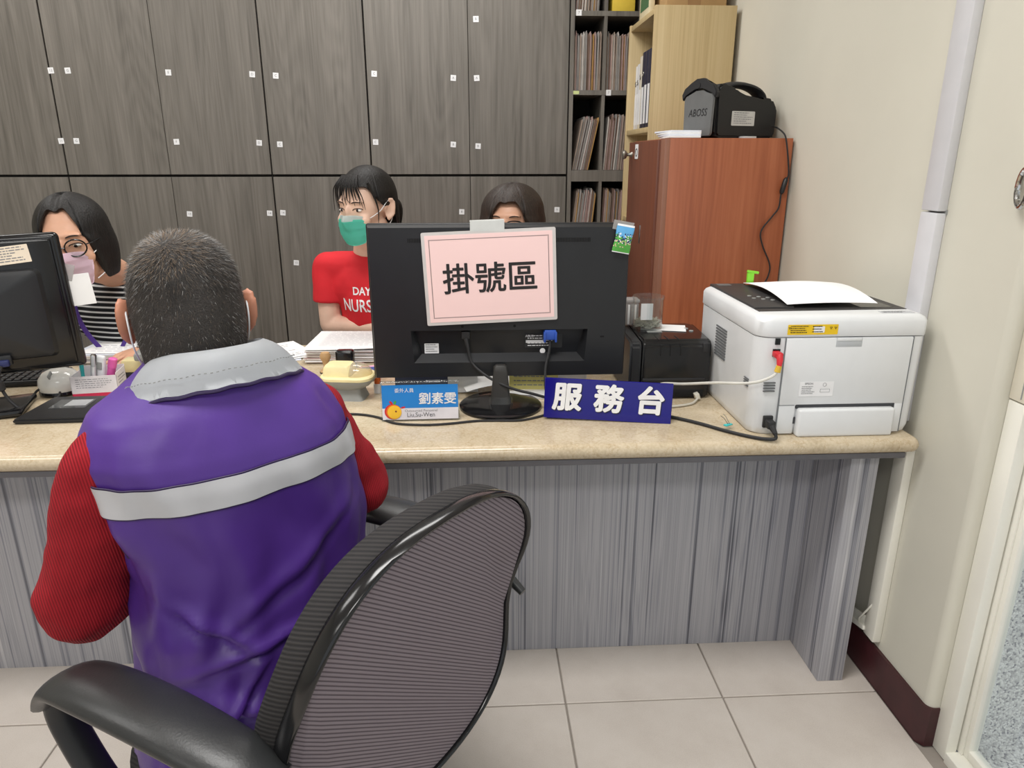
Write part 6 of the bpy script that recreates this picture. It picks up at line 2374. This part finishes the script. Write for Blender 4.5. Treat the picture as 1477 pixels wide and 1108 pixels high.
pen((-1.025, 1.865, 0.703), (8, 14), 0, mat('pen_silver', (180, 184, 190), 0.3), steel, 0.005, 0.115, 'silver pen leaning in the tissue carton')
pen((-1.035, 1.875, 0.703), (6, 18), 0, black_pl, black_pl, 0.0045, 0.112, 'black pen leaning in the tissue carton')
pen((-1.015, 1.86, 0.703), (8, 10), 0, white_pl, mat('pen_silver', (180, 184, 190), 0.3), 0.0045, 0.11, 'white pen leaning in the tissue carton')
pen((-1.045, 1.868, 0.703), (3, 4), 0, teal_pl, teal_pl, 0.0045, 0.085, 'teal pen at the back of the tissue carton')
pen((-0.985, 1.87, 0.703), (0, 16), 0, mat('marker_pink', (222, 96, 170), 0.4), mat('marker_pink', (222, 96, 170), 0.4), 0.010, 0.098, 'fat pink marker in the tissue carton', 'marker_pen', 'marker')
th_ = thing('thermometer', 'white rounded thermometer handle standing in the tissue carton', 'thermometer', (-1.005, 1.872, 0.703))
th_.rotation_euler = (0, R(9), 0)
MB().box((0, 0, 0.052), (0.024, 0.016, 0.10), None, 0, 0.0075, 3).build('case', white_pl, th_)
MB().box((0, -0.009, 0.075), (0.012, 0.002, 0.02), None, 0, 0.0008, 1).build('display', grey_pl, th_)

wc = thing('desk_scanner', 'glossy white dome-shaped desktop device with a black band', 'device', (-1.112, 1.88, 0.70))
q = MB()
q.lathe([(0.001, 0.012), (0.050, 0.012), (0.053, 0.024), (0.050, 0.042), (0.038, 0.058), (0.02, 0.066), (0.001, 0.068)], seg=36)
q.build('dome', mat('gloss_white', (232, 230, 224), 0.12), wc)
MB().lathe([(0.001, 0.0), (0.049, 0.0), (0.053, 0.006), (0.0515, 0.0125), (0.001, 0.0125)], seg=36).build('band', black_gl, wc)
MB().box((0.0, -0.038, 0.058), (0.004, 0.02, 0.016), Matrix.Rotation(R(35), 3, 'X'), 0, 0.001).build('seam', grey_pl, wc)

gt = thing('card_terminal', 'grey plastic terminal behind the man at his left ear', 'terminal', (-0.885, 1.98, 0.70), 6)
MB().loft([[V((p[0], p[1], z)) for p in rrect(w_, d_, 0.01, 3)] for z, w_, d_ in ((0.0, 0.09, 0.10), (0.05, 0.08, 0.085), (0.075, 0.078, 0.08))]).build('stand', grey_pl, gt)
MB().box((-0.004, 0.0, 0.085), (0.10, 0.10, 0.022), Matrix.Rotation(R(6), 3, 'X'), 0, 0.006).build('head', grey_pl, gt)
MB().box((-0.004, -0.002, 0.0975), (0.07, 0.05, 0.002), Matrix.Rotation(R(6), 3, 'X'), 0, 0.0005, 1).build('keypad', mat('keypad_grey', (110, 112, 110), 0.5), gt)
cbx = thing('cream_box', 'small cream and black box behind the tissue carton', 'box', (-0.965, 2.0, 0.70), 4)
MB().box((0, 0, 0.042), (0.06, 0.05, 0.035), None, 0, 0.004).build('top_half', cream_pl, cbx)
MB().box((0, 0, 0.013), (0.062, 0.052, 0.024), None, 0, 0.003).build('bottom_half', black_mt, cbx)

for k in range(8):
    o = MB().box((0, 0, 0.002), (0.30, 0.21, 0.0038), Matrix.Rotation(R(rng.uniform(-3, 3)), 3, 'Z'), 0, 0.0005, 1).build('record_folder', [folder_ms[2], paper_m, folder_ms[3], paper_b][k % 4])
    o.location = (-1.07 + rng.uniform(-.006, .006), 2.245, 0.7005 + k * 0.0042)
    tag(o, 'flat paper folder in the low stack in front of the striped-top woman', 'folder', 'folders in the low stack')
q = MB()
q.box((0, 0, 0.0008), (0.28, 0.20, 0.0012), None, 0, 0.0002, 1)
printed(q, Matrix.Translation((0, -0.04, 0.0014)), 0.26, 0.10, 4, 1, 81, hgt=0.16, gap=0.0003)
q.bx(0.03, 0.0312, -0.1, 0.1, 0.0014, 0.0017, 1)
o = q.build('form_sheet', [paper_m, mat('pale_ink', (178, 178, 186), 0.8)], None, 0)
o.location = (-1.06, 2.245, 0.735)
o.rotation_euler = (0, 0, R(-3))
tag(o, 'white form lying on the low folder stack in front of the striped-top woman', 'paper')
kb = thing('keyboard', 'black keyboard under the left monitor', 'keyboard', (-1.38, 1.98, 0.70), 8)
MB().box((0, 0, 0.009), (0.42, 0.13, 0.016), None, 0, 0.004).build('case', black_mt, kb)
q = MB()
for r_ in range(5):
    for k in range(20):
        q.box((-0.195 + 0.0205 * k, -0.048 + 0.024 * r_, 0.0185), (0.017, 0.019, 0.007), None, 0, 0.002, 1)
ky = q.build('keys', black_pl, kb)
ky['kind'] = 'stuff'
